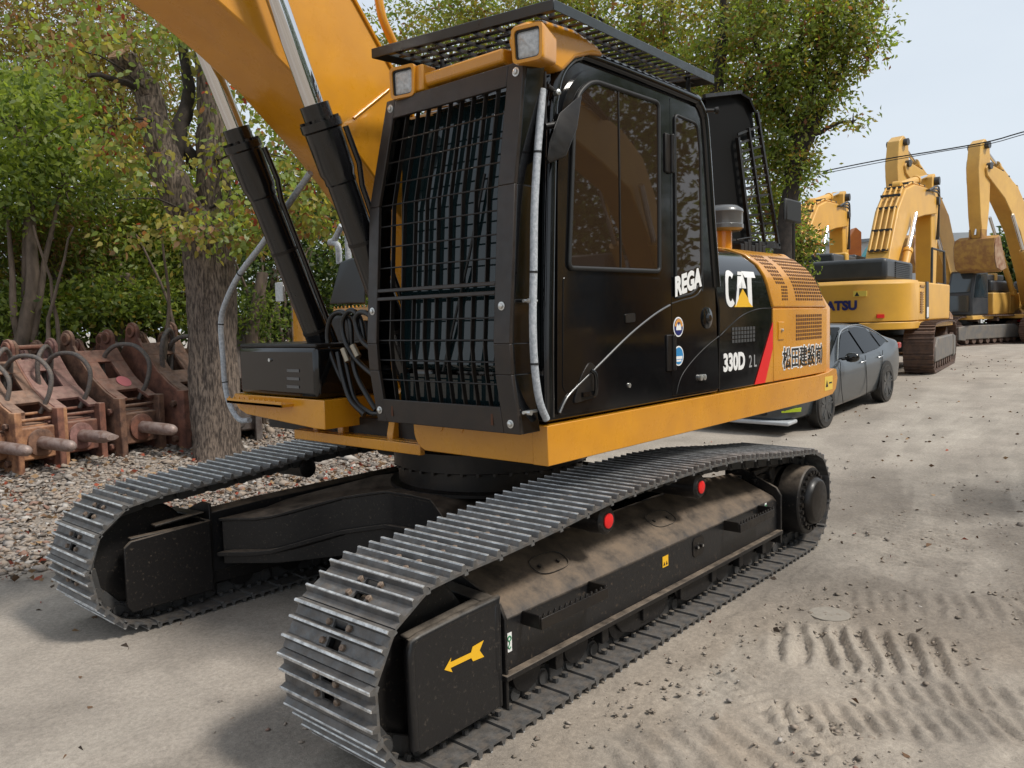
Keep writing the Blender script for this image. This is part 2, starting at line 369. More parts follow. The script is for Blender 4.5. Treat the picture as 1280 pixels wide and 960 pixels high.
def track_frame(yc, s):        # s: +1 when the outside faces +y
    root = empty('track_frame', (0, 0, 0)); root.parent = EX
    def yy(v): return yc + s*v        # v measured outwards from the track centre
    m = MB()
    # long box with the sloping top, section (v, z)
    def sec(x, zt, zr):
        return [(x, yy(.205), .235), (x, yy(.205), zt), (x, yy(.175), zt+.035), (x, yy(-.12), zr), (x, yy(-.19), zr-.02), (x, yy(-.20), .235)]
    m.loft([sec(1.585, .50, .655), sec(1.2, .50, .67), sec(-1.0, .50, .69), sec(-1.42, .50, .66), sec(-1.50, .47, .60)])
    m.build('frame_beam', FRM, root, bevel=.006, smooth=30)
    # bottom flange rail
    fl = MB(); fl.bx(-1.5, 1.6, yy(.205), yy(.25), .235, .262); fl.bx(-1.5, 1.6, yy(.165), yy(.185), .20, .235); fl.bx(-1.5, 1.6, yy(-.19), yy(-.17), .15, .235)
    for x in (1.15, .75, .34, -.09, -.5, -.9, -1.28): fl.bx(x-.03, x+.03, yy(.15), yy(.20), .13, .22)
    fl.build('flange_rail', FRM2, root, bevel=.004)
    # roller guards in the middle
    rg = MB()
    for xc in (.34, -.3):
        rg.prism([(xc-.32, .235), (xc+.32, .235), (xc+.22, .12), (xc+.12, .09), (xc-.12, .09), (xc-.22, .12)], yy(.165), yy(.182), lambda u, v, w_: (u, w_, v))
    rg.build('roller_guard', FRM2, root, bevel=.004)
    # front guard box over the idler yoke
    g = MB()
    g.prism([(1.605, .12), (1.61, .60), (1.64, .625), (2.10, .60), (2.14, .57), (2.15, .50), (2.13, .14), (2.10, .11)], yy(.205), yy(.222), lambda u, v, w_: (u, w_, v))
    # top plate with opening: ring
    g.loft([[(1.61, yy(.205), .628), (1.61, yy(-.19), .65), (1.61, yy(-.19), .635), (1.61, yy(.205), .612)], [(1.69, yy(.205), .624), (1.69, yy(-.19), .646), (1.69, yy(-.19), .63), (1.69, yy(.205), .608)]])
    g.loft([[(1.69, yy(.21), .624), (1.69, yy(.13), .628), (1.69, yy(.13), .61), (1.69, yy(.21), .606)], [(2.12, yy(.21), .592), (2.12, yy(.13), .598), (2.12, yy(.13), .58), (2.12, yy(.21), .574)]])
    g.loft([[(1.69, yy(-.13), .646), (1.69, yy(-.2), .648), (1.69, yy(-.2), .63), (1.69, yy(-.13), .63)], [(1.95, yy(-.13), .63), (1.95, yy(-.2), .63), (1.95, yy(-.2), .61), (1.95, yy(-.13), .61)]])
    g.bx(2.06, 2.075, yy(.08), yy(.205), .14, .58)
    g.bx(1.60, 1.625, yy(-.25), yy(.225), .12, .60); g.bx(1.63, 2.12, yy(-.236), yy(-.19), .56, .59)
    g.prism([(1.605, .13), (1.61, .60), (2.13, .575), (2.17, .54), (2.17, .18), (2.14, .13)], yy(-.255), yy(-.235), lambda u, v, w_: (u, w_, v))
    g.cyl((1.995, yy(-.19), .431), (1.995, yy(.2), .431), .075, n=20)
    g.build('idler_guard', FRM2 if s < 0 else BKM2, root, bevel=.008, smooth=30)
    g = MB(); g.tube([(1.625, yy(.208), .30), (1.625, yy(.206), .585), (1.65, yy(.203), .610), (2.08, yy(.203), .588), (2.125, yy(.206), .565), (2.135, yy(.208), .50), (2.125, yy(.208), .14)], .022, 10, sub=2); g.build('guard_edge', BKM2, root, smooth=60)
    # collar plate between the guard and the beam
    c = MB(); c.prism([(yy(.235), .10), (yy(.235), .52), (yy(.20), .585), (yy(-.1), .70), (yy(-.21), .70), (yy(-.21), .10)], 1.572, 1.590, lambda u, v, w_: (w_, u, v))
    c.build('collar_plate', FRM2, root, bevel=.004); c = MB()
    c.prism([(yy(.235), .16), (yy(.235), .52), (yy(.20), .575), (yy(-.1), .71), (yy(-.21), .71), (yy(-.21), .16)], -1.515, -1.490, lambda u, v, w_: (w_, u, v))
    c.build('collar_plate', FRM2, root, bevel=.004)
    # steps
    for x0, x1 in ((.90, 1.44), (-1.16, -.62)):
        st = MB()
        y0 = yy(.207); y1 = yy(.315)
        st.bx(x0, x0+.012, y0, y1, .445, .51); st.bx(x1-.012, x1, y0, y1, .445, .51)
        st.bx(x0, x1, y1, yy(.327), .445, .50)
        nteeth = 13
        for k in range(nteeth):
            xa = x0 + (x1-x0)*k/nteeth; st.prism([(xa+.004, .50), (xa + (x1-x0)/nteeth*.72, .50), (xa + (x1-x0)/nteeth*.36+.003, .519)], y1, yy(.327), lambda u, v, w_: (u, w_, v))
        st.build('step', BKM, root, bevel=.003)
    bl = MB()
    bl.prism([(-.32, .36), (-.22, .36), (-.20, .38), (-.20, .46), (-.22, .48), (-.32, .48), (-.34, .46), (-.34, .38)], yy(.2055), yy(.211), lambda u, v, w_: (u, w_, v))
    for x, z in ((-.30, .42), (-.24, .42)): bl.lathe([(0, .014), (.012, .014), (.016, .008)], (x, yy(.211), z), (0, s, 0), 12)
    bl.build('cover_plate', BKM, root)
    bt = MB()
    for x, z in ((-.30, .42), (-.24, .42), (.86, .46)): bt.lathe([(0, .009), (.010, .008)], (x, yy(.218), z), (0, s, 0), 10)
    bt.build('bolt', SIL, root)
    # oval covers on the sloping top
    for xc in (1.02, -.10):
        ov = MB(); ring = []
        for k in range(40):
            a = 2*math.pi*k/40; u = .13*math.copysign(abs(math.cos(a))**.7, math.cos(a)); v_ = .06*math.copysign(abs(math.sin(a))**.7, math.sin(a))
            vv = .04 + v_; z = .535 + (.175-vv)/(.295)*(.685-.535) + .004
            ring.append((xc+u, yy(vv), z))
        ov.tube(ring + [ring[0]], .0035, 6)
        for u, vv in ((-.06, .05), (.08, .04)):
            z = .535 + (.175-vv)/.295*.15; ov.lathe([(0, .012), (.01, .011)], (xc+u, yy(vv), z+.002), (0, s*.45, .9), 8)
        ov.build('access_cover', FRM2, root)
    # final drive
    fd = MB()
    X, Z = -1.965, .405
    fd.lathe([(-.10, .235), (.0, .235), (.005, .19), (.11, .19), (.115, .265), (.27, .265), (.28, .255), (.285, .235)], (X, yy(-.0), Z), (0, s, 0), 48)
    fd.build('final_drive', FRM2, root, smooth=30)
    hb = MB(); hb.lathe([(0, .185), (.02, .185), (.035, .18), (.06, .165), (.066, .15), (.069, .0)], (X, yy(.285), Z), (0, s, 0), 48)
    hb.build('drive_cover', BKM, root, smooth=40)
    bb = MB()
    for k in range(24):
        a = 2*math.pi*k/24; bb.lathe([(0, .017), (.018, .017), (.02, .012)], (X + .218*math.cos(a), yy(.285), Z + .218*math.sin(a)), (0, s, 0), 8)
    bb.build('cover_bolt', BKM, root, smooth=30)
    yk = MB(); yk.cyl((X+.30, yy(-.05), Z+.24), (X+.30, yy(.10), Z+.24), .05, n=16)
    yk.prism([(X+.15, Z-.2), (X+.49, Z-.17), (X+.49, Z+.23), (X+.30, Z+.29), (X+.1, Z+.2)], yy(-.2), yy(-.07), lambda u, v, w_: (u, w_, v))
    for k in range(3): yk.bar((X+.20, yy(.09-.03*k), Z+.30-.06*k), (X+.50, yy(.03), Z+.26-.06*k), .035)
    yk.build('motor_bracket', FRM2, root, bevel=.006, smooth=40)
    if s > 0:
        def dec(name, m_, poly, v0=.2235): 
            b_ = MB(); b_.prism(poly, yy(v0), yy(v0+.0015), lambda u, v, w_: (u, w_, v)); return b_.build(name, m_, root)
        # yellow arrow pointing forwards
        cx, cz = 1.835, .425
        pts = [(.125, -.008), (.085, .030), (.090, .012), (-.035, .012), (-.045, .034), (-.115, .040), (-.088, .004), (-.115, -.034), (-.045, -.030), (-.035, -.012), (.090, -.012), (.080, -.034)]
        tag(dec('arrow_sticker', YEL, [(cx+u, cz+v) for u, v in pts]), 'yellow arrow pointing to the idler end')
        for xa, xb, za, zb in ((1.515, 1.55, .345, .435), (-1.30, -1.27, .42, .50)):
            o = dec('lifting_sticker', WHT, [(xa, za), (xb, za), (xb, zb), (xa, zb)], .2065)
            g2 = MB(); xm = (xa+xb)/2; h = zb-za
            ring = [Vector((xm + .011*math.cos(t), yy(.2090), zb - h*.30 + .011*math.sin(t))) for t in np.linspace(0, 2*math.pi, 14)]
            g2.tube(ring, .003, 5)
            g2.tube([Vector((xm, yy(.209), zb-h*.42)), Vector((xm, yy(.209), zb-h*.58)), Vector((xm+.009, yy(.209), zb-h*.72)), Vector((xm, yy(.209), zb-h*.83)), Vector((xm-.009, yy(.209), zb-h*.75))], .003, 5, sub=4)
            g2.build('chain_symbol', GRN, o if False else root)
        o = dec('warning_sticker', YEL, [(.10, .39), (.165, .39), (.165, .455), (.10, .455)], .2065)
        g2 = MB()
        for xa, xb, za in ((.108, .13, .400), (.137, .158, .400)):
            g2.prism([(xa, za), (xb, za), ((xa+xb)/2, za+.024)], yy(.2082), yy(.2090), lambda u, v, w_: (u, w_, v))
        g2.build('warning_symbol', BLD, root)
    return root
BKM2 = mat('dusty_black_guard', (.010, .010, .011), .33, dust=(.17, .14, .11), dustlo=.35, nscale=5, bump=.1, bscale=40, dustamt=.8)
track_frame(1.295, 1)
track_frame(-1.295, -1)

# ---- car body between the tracks (X frame): deck narrowing to four legs
cb = MB()
ring_r = .70
def leg(sx, sy):
    # leg from centre to the track frame, box tapering
    xo, yo = sx*1.05, sy*1.12
    w_ = .26
    return [(0.0, 0.0), (xo, yo)]
# plan outline of the body, symmetric, with arched sides
q = []
for (x, y) in [(.78, 0.0), (.80, .22), (.95, .50), (1.30, .78), (1.52, 1.06), (.98, 1.10), (.62, .80), (.42, .66), (0, .62)]: q.append((x, y))
plan = q + [(-x, y) for x, y in q[-2::-1]]
plan = plan + [(x, -y) for x, y in plan[-2:0:-1]]
def deck_z(x, y):
    r = math.hypot(x, y); return .735 - .16*max(0, min(1, (r-.85)/.75))
def xb(poly, z0f, z1f, b):
    n = len(poly); vs = [(x, y, z0f(x, y)) for x, y in poly] + [(x, y, z1f(x, y)) for x, y in poly]
    # centre fan
    vs += [(0, 0, z0f(0, 0)), (0, 0, z1f(0, 0))]
    fs = [(k, (k+1) % n, n+(k+1) % n, n+k) for k in range(n)] + [((k+1) % n, k, 2*n) for k in range(n)] + [(n+k, n+(k+1) % n, 2*n+1) for k in range(n)]
    b.add(vs, fs)
plan2 = []
for k in range(len(plan)):
    a = plan[k]; c = plan[(k+1) % len(plan)]
    for t in (0, .34, .67): plan2.append((a[0]+(c[0]-a[0])*t, a[1]+(c[1]-a[1])*t))
xb(plan2, lambda x, y: .34 - .06*min(1, math.hypot(x, y)/1.5), deck_z, cb)
cb.build('car_body', FRM2, EX, bevel=.006, smooth=30)
lp = MB()
pl = [(x*1.02, y*1.0) for x, y in plan2]
xb([(x*1.03, y) for x, y in plan2], lambda x, y: deck_z(x, y)-.235 , lambda x, y: deck_z(x, y)-.205, lp)
xb([(x*1.015, y) for x, y in plan2], lambda x, y: deck_z(x, y)+.001 , lambda x, y: deck_z(x, y)+.020, lp)
lp.build('body_rib', FRM2, EX, bevel=.004)
sr = MB(); sr.lathe([(0, .72), (.02, .72), (.03, .66), (.14, .66), (.15, .69), (.27, .69), (.28, .64), (.36, .64)], (0, 0, .74), (0, 0, 1), 64)
sro = sr.build('slew_ring', BKM, EX, smooth=30)
srb = MB()
for k in range(40):
    a = 2*math.pi*k/40; srb.lathe([(0, .018), (.02, .018)], (.675*math.cos(a), .675*math.sin(a), .87), (0, 0, 1), 6)
srb.build('ring_bolt', BKM, sro)

# ---- upper frame: yellow skirt (cab side), bottom plates, counterweight skirt
u = MB()
def skirt(pts, y0, y1):
    u.xz(pts, y0, y1)
# band seen on the left side, with the front face under the cab (rounded inner corner)
fp = []
for a in range(0, 91, 15): fp.append((.44 + .12*(1-math.cos(R(a))) - 0.0, 0))
u.xz([(1.09, 1.125), (1.09, 1.33), (-2.55, 1.335), (-2.80, 1.345), (-2.96, 1.37), (-3.03, 1.36), (-3.06, 1.28), (-3.02, 1.19), (-2.93, 1.145), (-2.55, 1.125)], 1.30, 1.40)
up = []
for a in range(0, 91, 15): up.append((.52 - .12*math.cos(R(90-a)), 1.125 + .12*(1-math.cos(R(a))) if False else 1.125 + .12 - .12*math.sin(R(90-a))))
fy = [(.40, 1.33), (.40, 1.245)] + [(.52 - .12*math.cos(R(a)), 1.245 - .12*math.sin(R(a))) for a in range(15, 91, 15)] + [(1.395, 1.127), (1.395, 1.33)]
u.yz(fy, .98, 1.087)
u.build('side_skirt', Y, EX, bevel=.012, smooth=30)
u2 = MB(); u2.bx(-2.6, 1.0, .42, 1.30, 1.16, 1.30); u2.bx(-2.6, .95, -1.35, .45, 1.12, 1.26); u2.bx(-2.9, -2.0, -1.35, 1.35, 1.14, 1.34)
u2.build('upper_frame', BKM, EX, bevel=.01)
pl_ = MB()   # round plugs
for y in (.62, .78): pl_.lathe([(0, .028), (.004, .028)], (1.087, y, 1.275), (1, 0, 0), 24)
pl_.build('plug', Y, EX, smooth=40)
# centre lugs
lug = MB()
for y0 in (-.70, -.42, .08, .36):
    pr_ = [(.50, 1.14), (1.0, 1.14), (1.0, 1.18)] + [(.84 + .15*math.cos(R(a)), 1.31 + .15*math.sin(R(a))) for a in range(-20, 170, 15)] + [(.56, 1.36)]
    lug.xz(pr_, y0-.028, y0+.028)
lug.bx(.55, 1.02, -.86, .42, 1.11, 1.152); lug.bx(1.02, 1.06, -.86, .42, 1.085, 1.15)
lug.bx(.4, .62, -.6, .6, 1.15, 1.6)
lug.build('cylinder_bracket', Y, EX, bevel=.008, smooth=30)

# ---- cab
CAB = empty('cab', (0, 0, 0)); CAB.parent = EX
Y0, Y1 = .40, 1.375
side = [(1.075, 1.345), (1.055, 1.9), (1.00, 2.80), (.975, 2.98), (.94, 3.08), (.87, 3.17), (.77, 3.225), (.62, 3.245), (-.40, 3.245), (-.52, 3.225), (-.60, 3.17), (-.64, 3.06), (-.80, 1.9), (-.82, 1.345)]
shell = MB()
# shell as a loft over y with rounded roof shoulder
rings = []
cx_, cz_ = .15, 2.3
for yv, k in ((Y0, .985), (Y0+.03, 1.0), (Y1-.05, 1.0), (Y1-.012, .993), (Y1, .98)):
    rings.append([(cx_ + (x-cx_)*k, yv, z if z < 2.6 else cz_ + (z-cz_)*k) for x, z in side])
shell.loft(rings)
shell.build('cab_shell', BK, CAB, bevel=.01, smooth=30)
# silvery-lit rounded tube frame along the pillar and roof edge
tb = MB()
edge = [(1.06, 1.37), (1.045, 1.9), (.99, 2.80), (.962, 2.97), (.92, 3.08), (.85, 3.155), (.76, 3.205), (.62, 3.222), (-.40, 3.222), (-.51, 3.205), (-.58, 3.15), (-.618, 3.05), (-.70, 2.45), (-.765, 2.05)]
tb.tube([(x, 1.378, z) for x, z in edge], .036, 12, sub=4)
tb.build('cab_frame_tube', BK, CAB, smooth=60)
Yd = 1.379
def plate(name, m_, poly, y, th, parent, bevel=.004, smooth=None):
    b_ = MB(); b_.prism(poly, y-.012, y+th, lambda a, c, w_: (a, w_, c)); return b_.build(name, m_, parent, bevel=bevel, smooth=smooth)
def rnd(poly, r, n=5):      # round polygon corners
    out = []; N = len(poly)
    for i in range(N):
        p = Vector(poly[i]); a = Vector(poly[i-1]); c = Vector(poly[(i+1) % N])
        rr = r[i] if isinstance(r, (list, tuple)) else r
        if rr <= 0: out.append(tuple(p)); continue
        da = (a-p).normalized(); dc = (c-p).normalized(); rr = min(rr, (a-p).length*.45, (c-p).length*.45)
        s, e = p+da*rr, p+dc*rr
        for k in range(n+1):
            t = k/n; out.append(tuple(s*(1-t)**2 + p*2*t*(1-t) + e*t*t))
    return out
door = plate('door', BK, rnd([(1.0, 1.37), (-.155, 1.37), (-.155, 3.17), (.70, 3.17), (.90, 2.98), (.955, 2.6)], [.05, .02, .03, .16, .12, 0], 7), Yd, .014, CAB, .006, 30)
# window frame (raised rim) and glass
wpoly = rnd([(.885, 2.12), (-.005, 2.13), (-.015, 3.11), (.66, 3.10), (.80, 2.99), (.825, 2.80)], [.03, .03, .04, .16, .10, 0], 7)
rim = MB(); rp_ = [(x, Yd+.020, z) for x, z in wpoly]; rim.tube(rp_ + [rp_[0]], .013, 8)
rim.build('window_rim', RUB, door, smooth=60)
gp = plate('door_glass', GLB, wpoly, Yd+.006, .014, door, 0)
ms = MB(); ms.bx(.405, .415, Yd+.012, Yd+.025, 2.13, 3.09); ms.build('glass_edge', BKM, door)
lp_ = rnd([(.93, 2.075), (-.035, 2.09), (-.04, 1.905), (.28, 1.775), (.60, 1.60), (.87, 1.46), (.955, 1.50)], [.03, .02, .02, .1, .1, .06, .04])
plate('door_panel', BK, lp_, Yd+.006, .012, door, .005)
arc = MB()
ap = [(.985, 1.385), (.93, 1.45), (.85, 1.50), (.62, 1.615), (.32, 1.765), (.05, 1.875), (-.13, 1.93)]
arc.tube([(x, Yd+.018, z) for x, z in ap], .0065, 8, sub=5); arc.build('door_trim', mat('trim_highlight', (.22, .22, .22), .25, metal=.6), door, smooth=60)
arc2 = MB(); arc2.tube([(x, 1.384, z) for x, z in [(-.17, 1.94), (-.32, 1.965), (-.46, 1.985), (-.545, 2.03), (-.575, 2.12), (-.545, 3.05)]], .006, 8, sub=5); arc2.build('cab_trim', mat('trim_dark', (.05, .05, .05), .3, metal=.5), CAB, smooth=60)
# handle recess and handle, latch
hr = MB(); hr.prism(rnd([(.87, 1.42), (.66, 1.44), (.66, 1.60), (.72, 1.635), (.80, 1.56)], .03), Yd+.013, Yd+.022, lambda a, c, w_: (a, w_, c)); ho = hr.build('handle_recess', BKM, door, bevel=.006)
hh = MB(); hh.tube([(.70, Yd+.03, 1.45), (.70, Yd+.045, 1.47), (.70, Yd+.045, 1.56), (.72, Yd+.03, 1.585)], .011, 8, sub=3); hh.bx(.69, .80, Yd+.022, Yd+.036, 1.45, 1.475); hh.build('door_handle', BK, door, smooth=60)
lt = MB(); lt.prism(rnd([(.37, 1.83), (.27, 1.835), (.27, 1.885), (.37, 1.88)], .012), Yd+.014, Yd+.024, lambda a, c, w_: (a, w_, c)); lt.build('door_latch', BKM, door, bevel=.003)
kh = MB(); kh.lathe([(0, .014), (.006, .014), (.007, .008)], (.33, Yd+.014, 1.475), (0, 1, 0), 16); kh.build('door_lock', SIL, door)
# rear side panel + rear window
plate('cab_side_panel', BK, rnd([(-.170, 1.37), (-.80, 1.365), (-.74, 2.04), (-.57, 3.13), (-.50, 3.17), (-.170, 3.17)], [.02, .02, .1, .1, .04, .02]), Yd-.004, .012, CAB, .005, 30)
rw = rnd([(-.215, 1.975), (-.44, 2.005), (-.55, 2.10), (-.535, 2.9), (-.50, 3.07), (-.22, 3.08)], [.02, .08, .06, .04, .05, .04], 6)
rwo = plate('rear_side_glass', GLB, rw, Yd+.002, .010, CAB, 0)
r2 = MB(); rp_ = [(x, Yd+.012, z) for x, z in rw]; r2.tube(rp_ + [rp_[0]], .009, 8); r2.build('window_seal', RUB, rwo, smooth=60)
for z0, z1 in ((2.72, 2.95), (1.53, 1.75)):
    h = MB(); h.bx(-.155, -.085, Yd+.010, Yd+.026, z0, z1); h.cyl((-.155, Yd+.028, z0), (-.155, Yd+.028, z1), .016, n=12); h.build('door_hinge', BKM, CAB, bevel=.006, smooth=40)
# horizontal rib lines on the lower panels
cl = MB(); cl.lathe([(0, .070), (.008, .070), (.012, .055), (.015, .03), (.03, .02), (.03, 0)], (-.62, 1.386, 1.845), (0, 1, 0), 28); cl.build('filler_cap', BK, CAB, smooth=40)
pd = MB(); 
for x in (-.52, -.565): pd.lathe([(0, .020), (.018, .020), (.022, .010)], (x, 1.386, 1.46), (0, 1, 0), 14)
pd.build('panel_lock', SIL, CAB, smooth=40)
# front windscreen (glossy), seat, interior silhouettes sit behind dark glass
ws = MB(); ws.prism([(.43, 1.60), (1.33, 1.60), (1.33, 3.0), (.43, 3.0)], 0, 1, lambda a, c, w_: (1.215 - (c-1.345)*.05 + (.004 if w_ else -.17), a, c)); ws.build('windscreen', GL, CAB, bevel=.03)
fg = MB(); fg.bx(1.06, 1.20, .43, 1.33, 1.36, 1.58); fg.build('lower_windscreen', GL, CAB)
# wiper
wp = MB(); wp.tube([(1.22, .8, 1.60), (1.20, 1.0, 2.2), (1.175, 1.1, 2.6)], .008, 6); wp.build('wiper', RUB, CAB)

# ---- front guard: frame + grid, bends at mid-height
FG = empty('front_guard', (0, 0, 0)); FG.parent = CAB
def gx(z):   # distance of the guard plane
    if z > 1.75: return 1.31 - (z-1.75)*.045
    return 1.31 - (1.75-z)*.09
def gpt(t, z, off=0):    # t 0..1 across, widths vary with height
    if z > 2.45: l = .36 + (z-2.45)*.18; 
    else: l = .36 - .05*0
    l = np.interp(z, [1.31, 1.45, 2.5, 3.06], [.33, .30, .335, .485]); r = np.interp(z, [1.31, 1.6, 2.5, 3.06], [1.395, 1.37, 1.40, 1.455])
    return Vector((gx(z)+off, l + (r-l)*t, z))
fr = MB()
def gstrip(b, t0, t1, z0, z1, off0=0, off1=.022, n=1, w0=None):
    zs = sorted(set([z0, z1] + [z for z in (1.6, 1.75, 2.5) if z0 < z < z1]))
    for a, c in zip(zs[:-1], zs[1:]):
        P = []
        for off in (off0, off1):
            pass
        q0 = [gpt(t0, a, off0), gpt(t0, a, off1), gpt(t1, a, off1), gpt(t1, a, off0)]
        q1 = [gpt(t0, c, off0), gpt(t0, c, off1), gpt(t1, c, off1), gpt(t1, c, off0)]
        b.loft([q0, q1])
gstrip(fr, 0, .075, 1.31, 3.055); gstrip(fr, .90, 1, 1.31, 3.055)
gstrip(fr, .075, .90, 2.955, 3.055); gstrip(fr, .075, .90, 1.31, 1.44)
gstrip(fr, .075, .90, 2.03, 2.05); gstrip(fr, .075, .90, 1.985, 2.005)
fr.build('guard_frame', GRD, FG, bevel=.004)
for t in (0, 1):
    sd_ = MB()   # side flange of the guard: returns towards the cab
    zs = [1.31, 1.6, 1.75, 2.5, 3.055]
    for a, c in zip(zs[:-1], zs[1:]):
        pa, pc = gpt(t, a), gpt(t, c); s_ = .012 if t == 0 else -.012
        sd_.loft([[pa + Vector((0, 0, 0)), pa + Vector((-.13, 0, 0)), pa + Vector((-.13, s_, 0)), pa + Vector((0, s_, 0))], [pc, pc + Vector((-.13, 0, 0)), pc + Vector((-.13, s_, 0)), pc + Vector((0, s_, 0))]])
    sd_.build('guard_flange', BK, FG, bevel=.003)
gb = MB()
for z0, z1, nh in ((1.44, 1.985, 4), (2.05, 2.955, 7)):
    for k in range(1, 10):
        t = .075 + .825*k/10.0
        zs = sorted(set([z0-.02, z1+.02] + [z for z in (1.6, 1.75, 2.5) if z0 < z < z1]))
        for a, c in zip(zs[:-1], zs[1:]):
            pa, pc = gpt(t, a, -.002), gpt(t, c, -.002); h = Vector((0, .0030, 0)); dd = Vector((-.026, 0, 0))
            gb.loft([[pa-h, pa+h, pa+h+dd, pa-h+dd], [pc-h, pc+h, pc+h+dd, pc-h+dd]])
    for k in range(1, nh+1):
        z = z0 + (z1-z0)*k/(nh+1)
        gb.cyl(gpt(.07, z, -.002), gpt(.905, z, -.002), .0045, n=6)
gb.build('guard_grid', BKM, FG)
bo = MB()
for t, z in ((.045, 3.01), (.955, 3.01), (.04, 1.93), (.945, 1.93), (.04, 1.375), (.95, 1.36)):
    p = gpt(t, z, .022); b1 = MB(); b1.lathe([(0, .021), (.003, .021), (.004, .013), (.012, .012), (.015, .006)], p, (1, 0, 0), 16); b1.build('guard_bolt', SIL, FG, smooth=40)
for t in (.14, .84):
    sl_ = MB(); p = gpt(t, 1.375, .0225); sl_.bx(p.x-.001, p.x+.002, p.y-.007, p.y+.007, p.z-.028, p.z+.028); sl_.build('guard_slot', HOLE, FG)

# ---- roof guard (raised mesh canopy)
RG = empty('roof_guard', (0, 0, 0)); RG.parent = CAB
c4 = [Vector((1.27, .40, 3.34)), Vector((1.16, 1.455, 3.335)), Vector((-.68, 1.425, 3.425)), Vector((-.60, .30, 3.42))]
c4 = [onp(464, 66, 0, 1.27), onp(692, 4, 0, 1.16), onp(893, 99, 1, 1.43), Vector((-.62, .30, 3.44))]
rf = MB()
for i in range(4):
    a, b_ = c4[i], c4[(i+1) % 4]; cen = sum(c4, Vector())/4
    ia, ib = a + (cen-a).normalized()*.08, b_ + (cen-b_).normalized()*.08
    h = Vector((0, 0, .022))
    rf.loft([[a-h*1.4, a+h, ia+h, ia-h*.2], [b_-h*1.4, b_+h, ib+h, ib-h*.2]])
rf.build('canopy_frame', mat('canopy_grey_black', (.022, .028, .030), .35, bump=.03, bscale=60, rvar=.1), RG, bevel=.004)
gr = MB()
def cq(s_, t): return (c4[0]*(1-s_) + c4[3]*s_)*(1-t) + (c4[1]*(1-s_) + c4[2]*s_)*t
for k in range(1, 22):
    s_ = k/22; gr.bar(cq(s_, .04), cq(s_, .96), .030 if k % 1 == 0 else .01, .006)
for k in range(1, 9):
    t = k/9; gr.bar(cq(.02, t) - Vector((0, 0, .01)), cq(.98, t) - Vector((0, 0, .01)), .008, .016)
gr.build('canopy_mesh', GRD, RG)
pst = MB()
for x, y in ((.86, 1.30), (-.50, 1.33), (.86, .5), (-.5, .5)): pst.cyl((x, y, 3.2), (x, y, 3.42), .014, n=10)
pst.build('canopy_post', BKM, RG, smooth=40)
# yellow cab cap with the two work lights
cap = MB()
capp = [(1.22, 3.085), (1.25, 3.17), (1.22, 3.245), (1.10, 3.285), (.85, 3.30), (.66, 3.27), (.58, 3.235), (.70, 3.215), (.84, 3.165), (.93, 3.09), (.97, 3.07), (1.1, 3.09)]
cap.xz(capp, 1.335, 1.44)
cap.build('cab_cap', Y, CAB, bevel=.02, smooth=40, seg=3)
bar_ = MB(); bar_.loft([[(1.18, y, 3.07), (1.24, y, 3.09), (1.25, y, 3.15), (1.12, y, 3.17), (1.05, y, 3.1)] for y in (.60, .75, 1.30)])
bar_.build('brow_bar', Y, CAB, bevel=.012, smooth=40)
def worklight(yc, zc, xc, yaw):
    o = empty('work_light', (xc, yc, zc), yaw); o.parent = CAB
    h = MB()
    def rr(x, k): return [(x, a*k, c*k) for a, c in rnd([(-.078, -.082), (.078, -.082), (.084, .085), (-.084, .085)], .025, 4)]
    h.loft([rr(-.16, .75), rr(-.02, .98), rr(.0, 1.0), rr(.012, .98), rr(.012, .80), rr(-.02, .78)], caps=False); h.add(rr(-.16, .75), [tuple(range(len(rr(0, 1))))])
    h.build('light_shell', Y, o, smooth=40)
    k = MB(); k.loft([rr(-.02, .86), rr(.004, .86), rr(.004, .72), rr(-.02, .70)], caps=False); k.build('light_bezel', RUB, o, smooth=30)
    l = MB(); l.loft([rr(-.03, .74), rr(-.006, .74), rr(.004, .45)]); l.build('light_lens', LENS, o, smooth=60)
p = onp(504, 103, 0, 1.28); worklight(p.y, p.z, p.x, R(10))
p = onp(660, 55, 0, 1.30); worklight(p.y, p.z, p.x, R(10))
ba = MB(); q_ = onp(527, 100, 0, 1.24); ba.bx(1.16, 1.26, q_.y-.045, q_.y+.03, q_.z-.06, q_.z+.075); ba.build('light_bracket', Y, CAB, bevel=.01)

# ---- mirror on the left pillar
MR = empty('side_mirror', (0, 0, 0)); MR.parent = CAB
mm_ = MB()
pm = [onp(728, 118, 1, 1.50), onp(722, 160, 1, 1.52), onp(708, 195, 1, 1.52), onp(686, 204, 1, 1.50), onp(690, 178, 1, 1.50), onp(703, 140, 1, 1.48)]
ring = lambda off: [v + Vector(off) for v in pm]
mm_.loft([ring((-.02, -.03, 0)), ring((.0, .0, 0)), [v*.9 + sum(pm, Vector())/6*.1 + Vector((.03, .0, 0)) for v in pm]])
mm_.build('mirror_shell', BKM, MR, bevel=.006, smooth=40)
ma_ = MB(); ma_.tube([onp(681, 90, 1, 1.44), onp(681, 120, 1, 1.44), onp(682, 158, 1, 1.45)], .008, 8)
ma_.tube([onp(681, 158, 1, 1.45), onp(700, 155, 1, 1.47)], .016, 8); ma_.lathe([(0, .03), (.03, .03), (.045, .02)], onp(696, 150, 1, 1.45), (-1, .4, 0), 14)
ma_.tube([onp(684, 108, 1, 1.42), onp(690, 112, 1, 1.42), onp(694, 118, 1, 1.42)], .014, 8); ma_.build('mirror_arm', BKM, MR, smooth=60)
sb = MB(); sb.lathe([(0, .014), (.03, .014), (.035, .005)], onp(694, 117, 1, 1.43), (.3, 1, 0), 12); sb.build('mirror_bolt', SIL, MR, smooth=40)
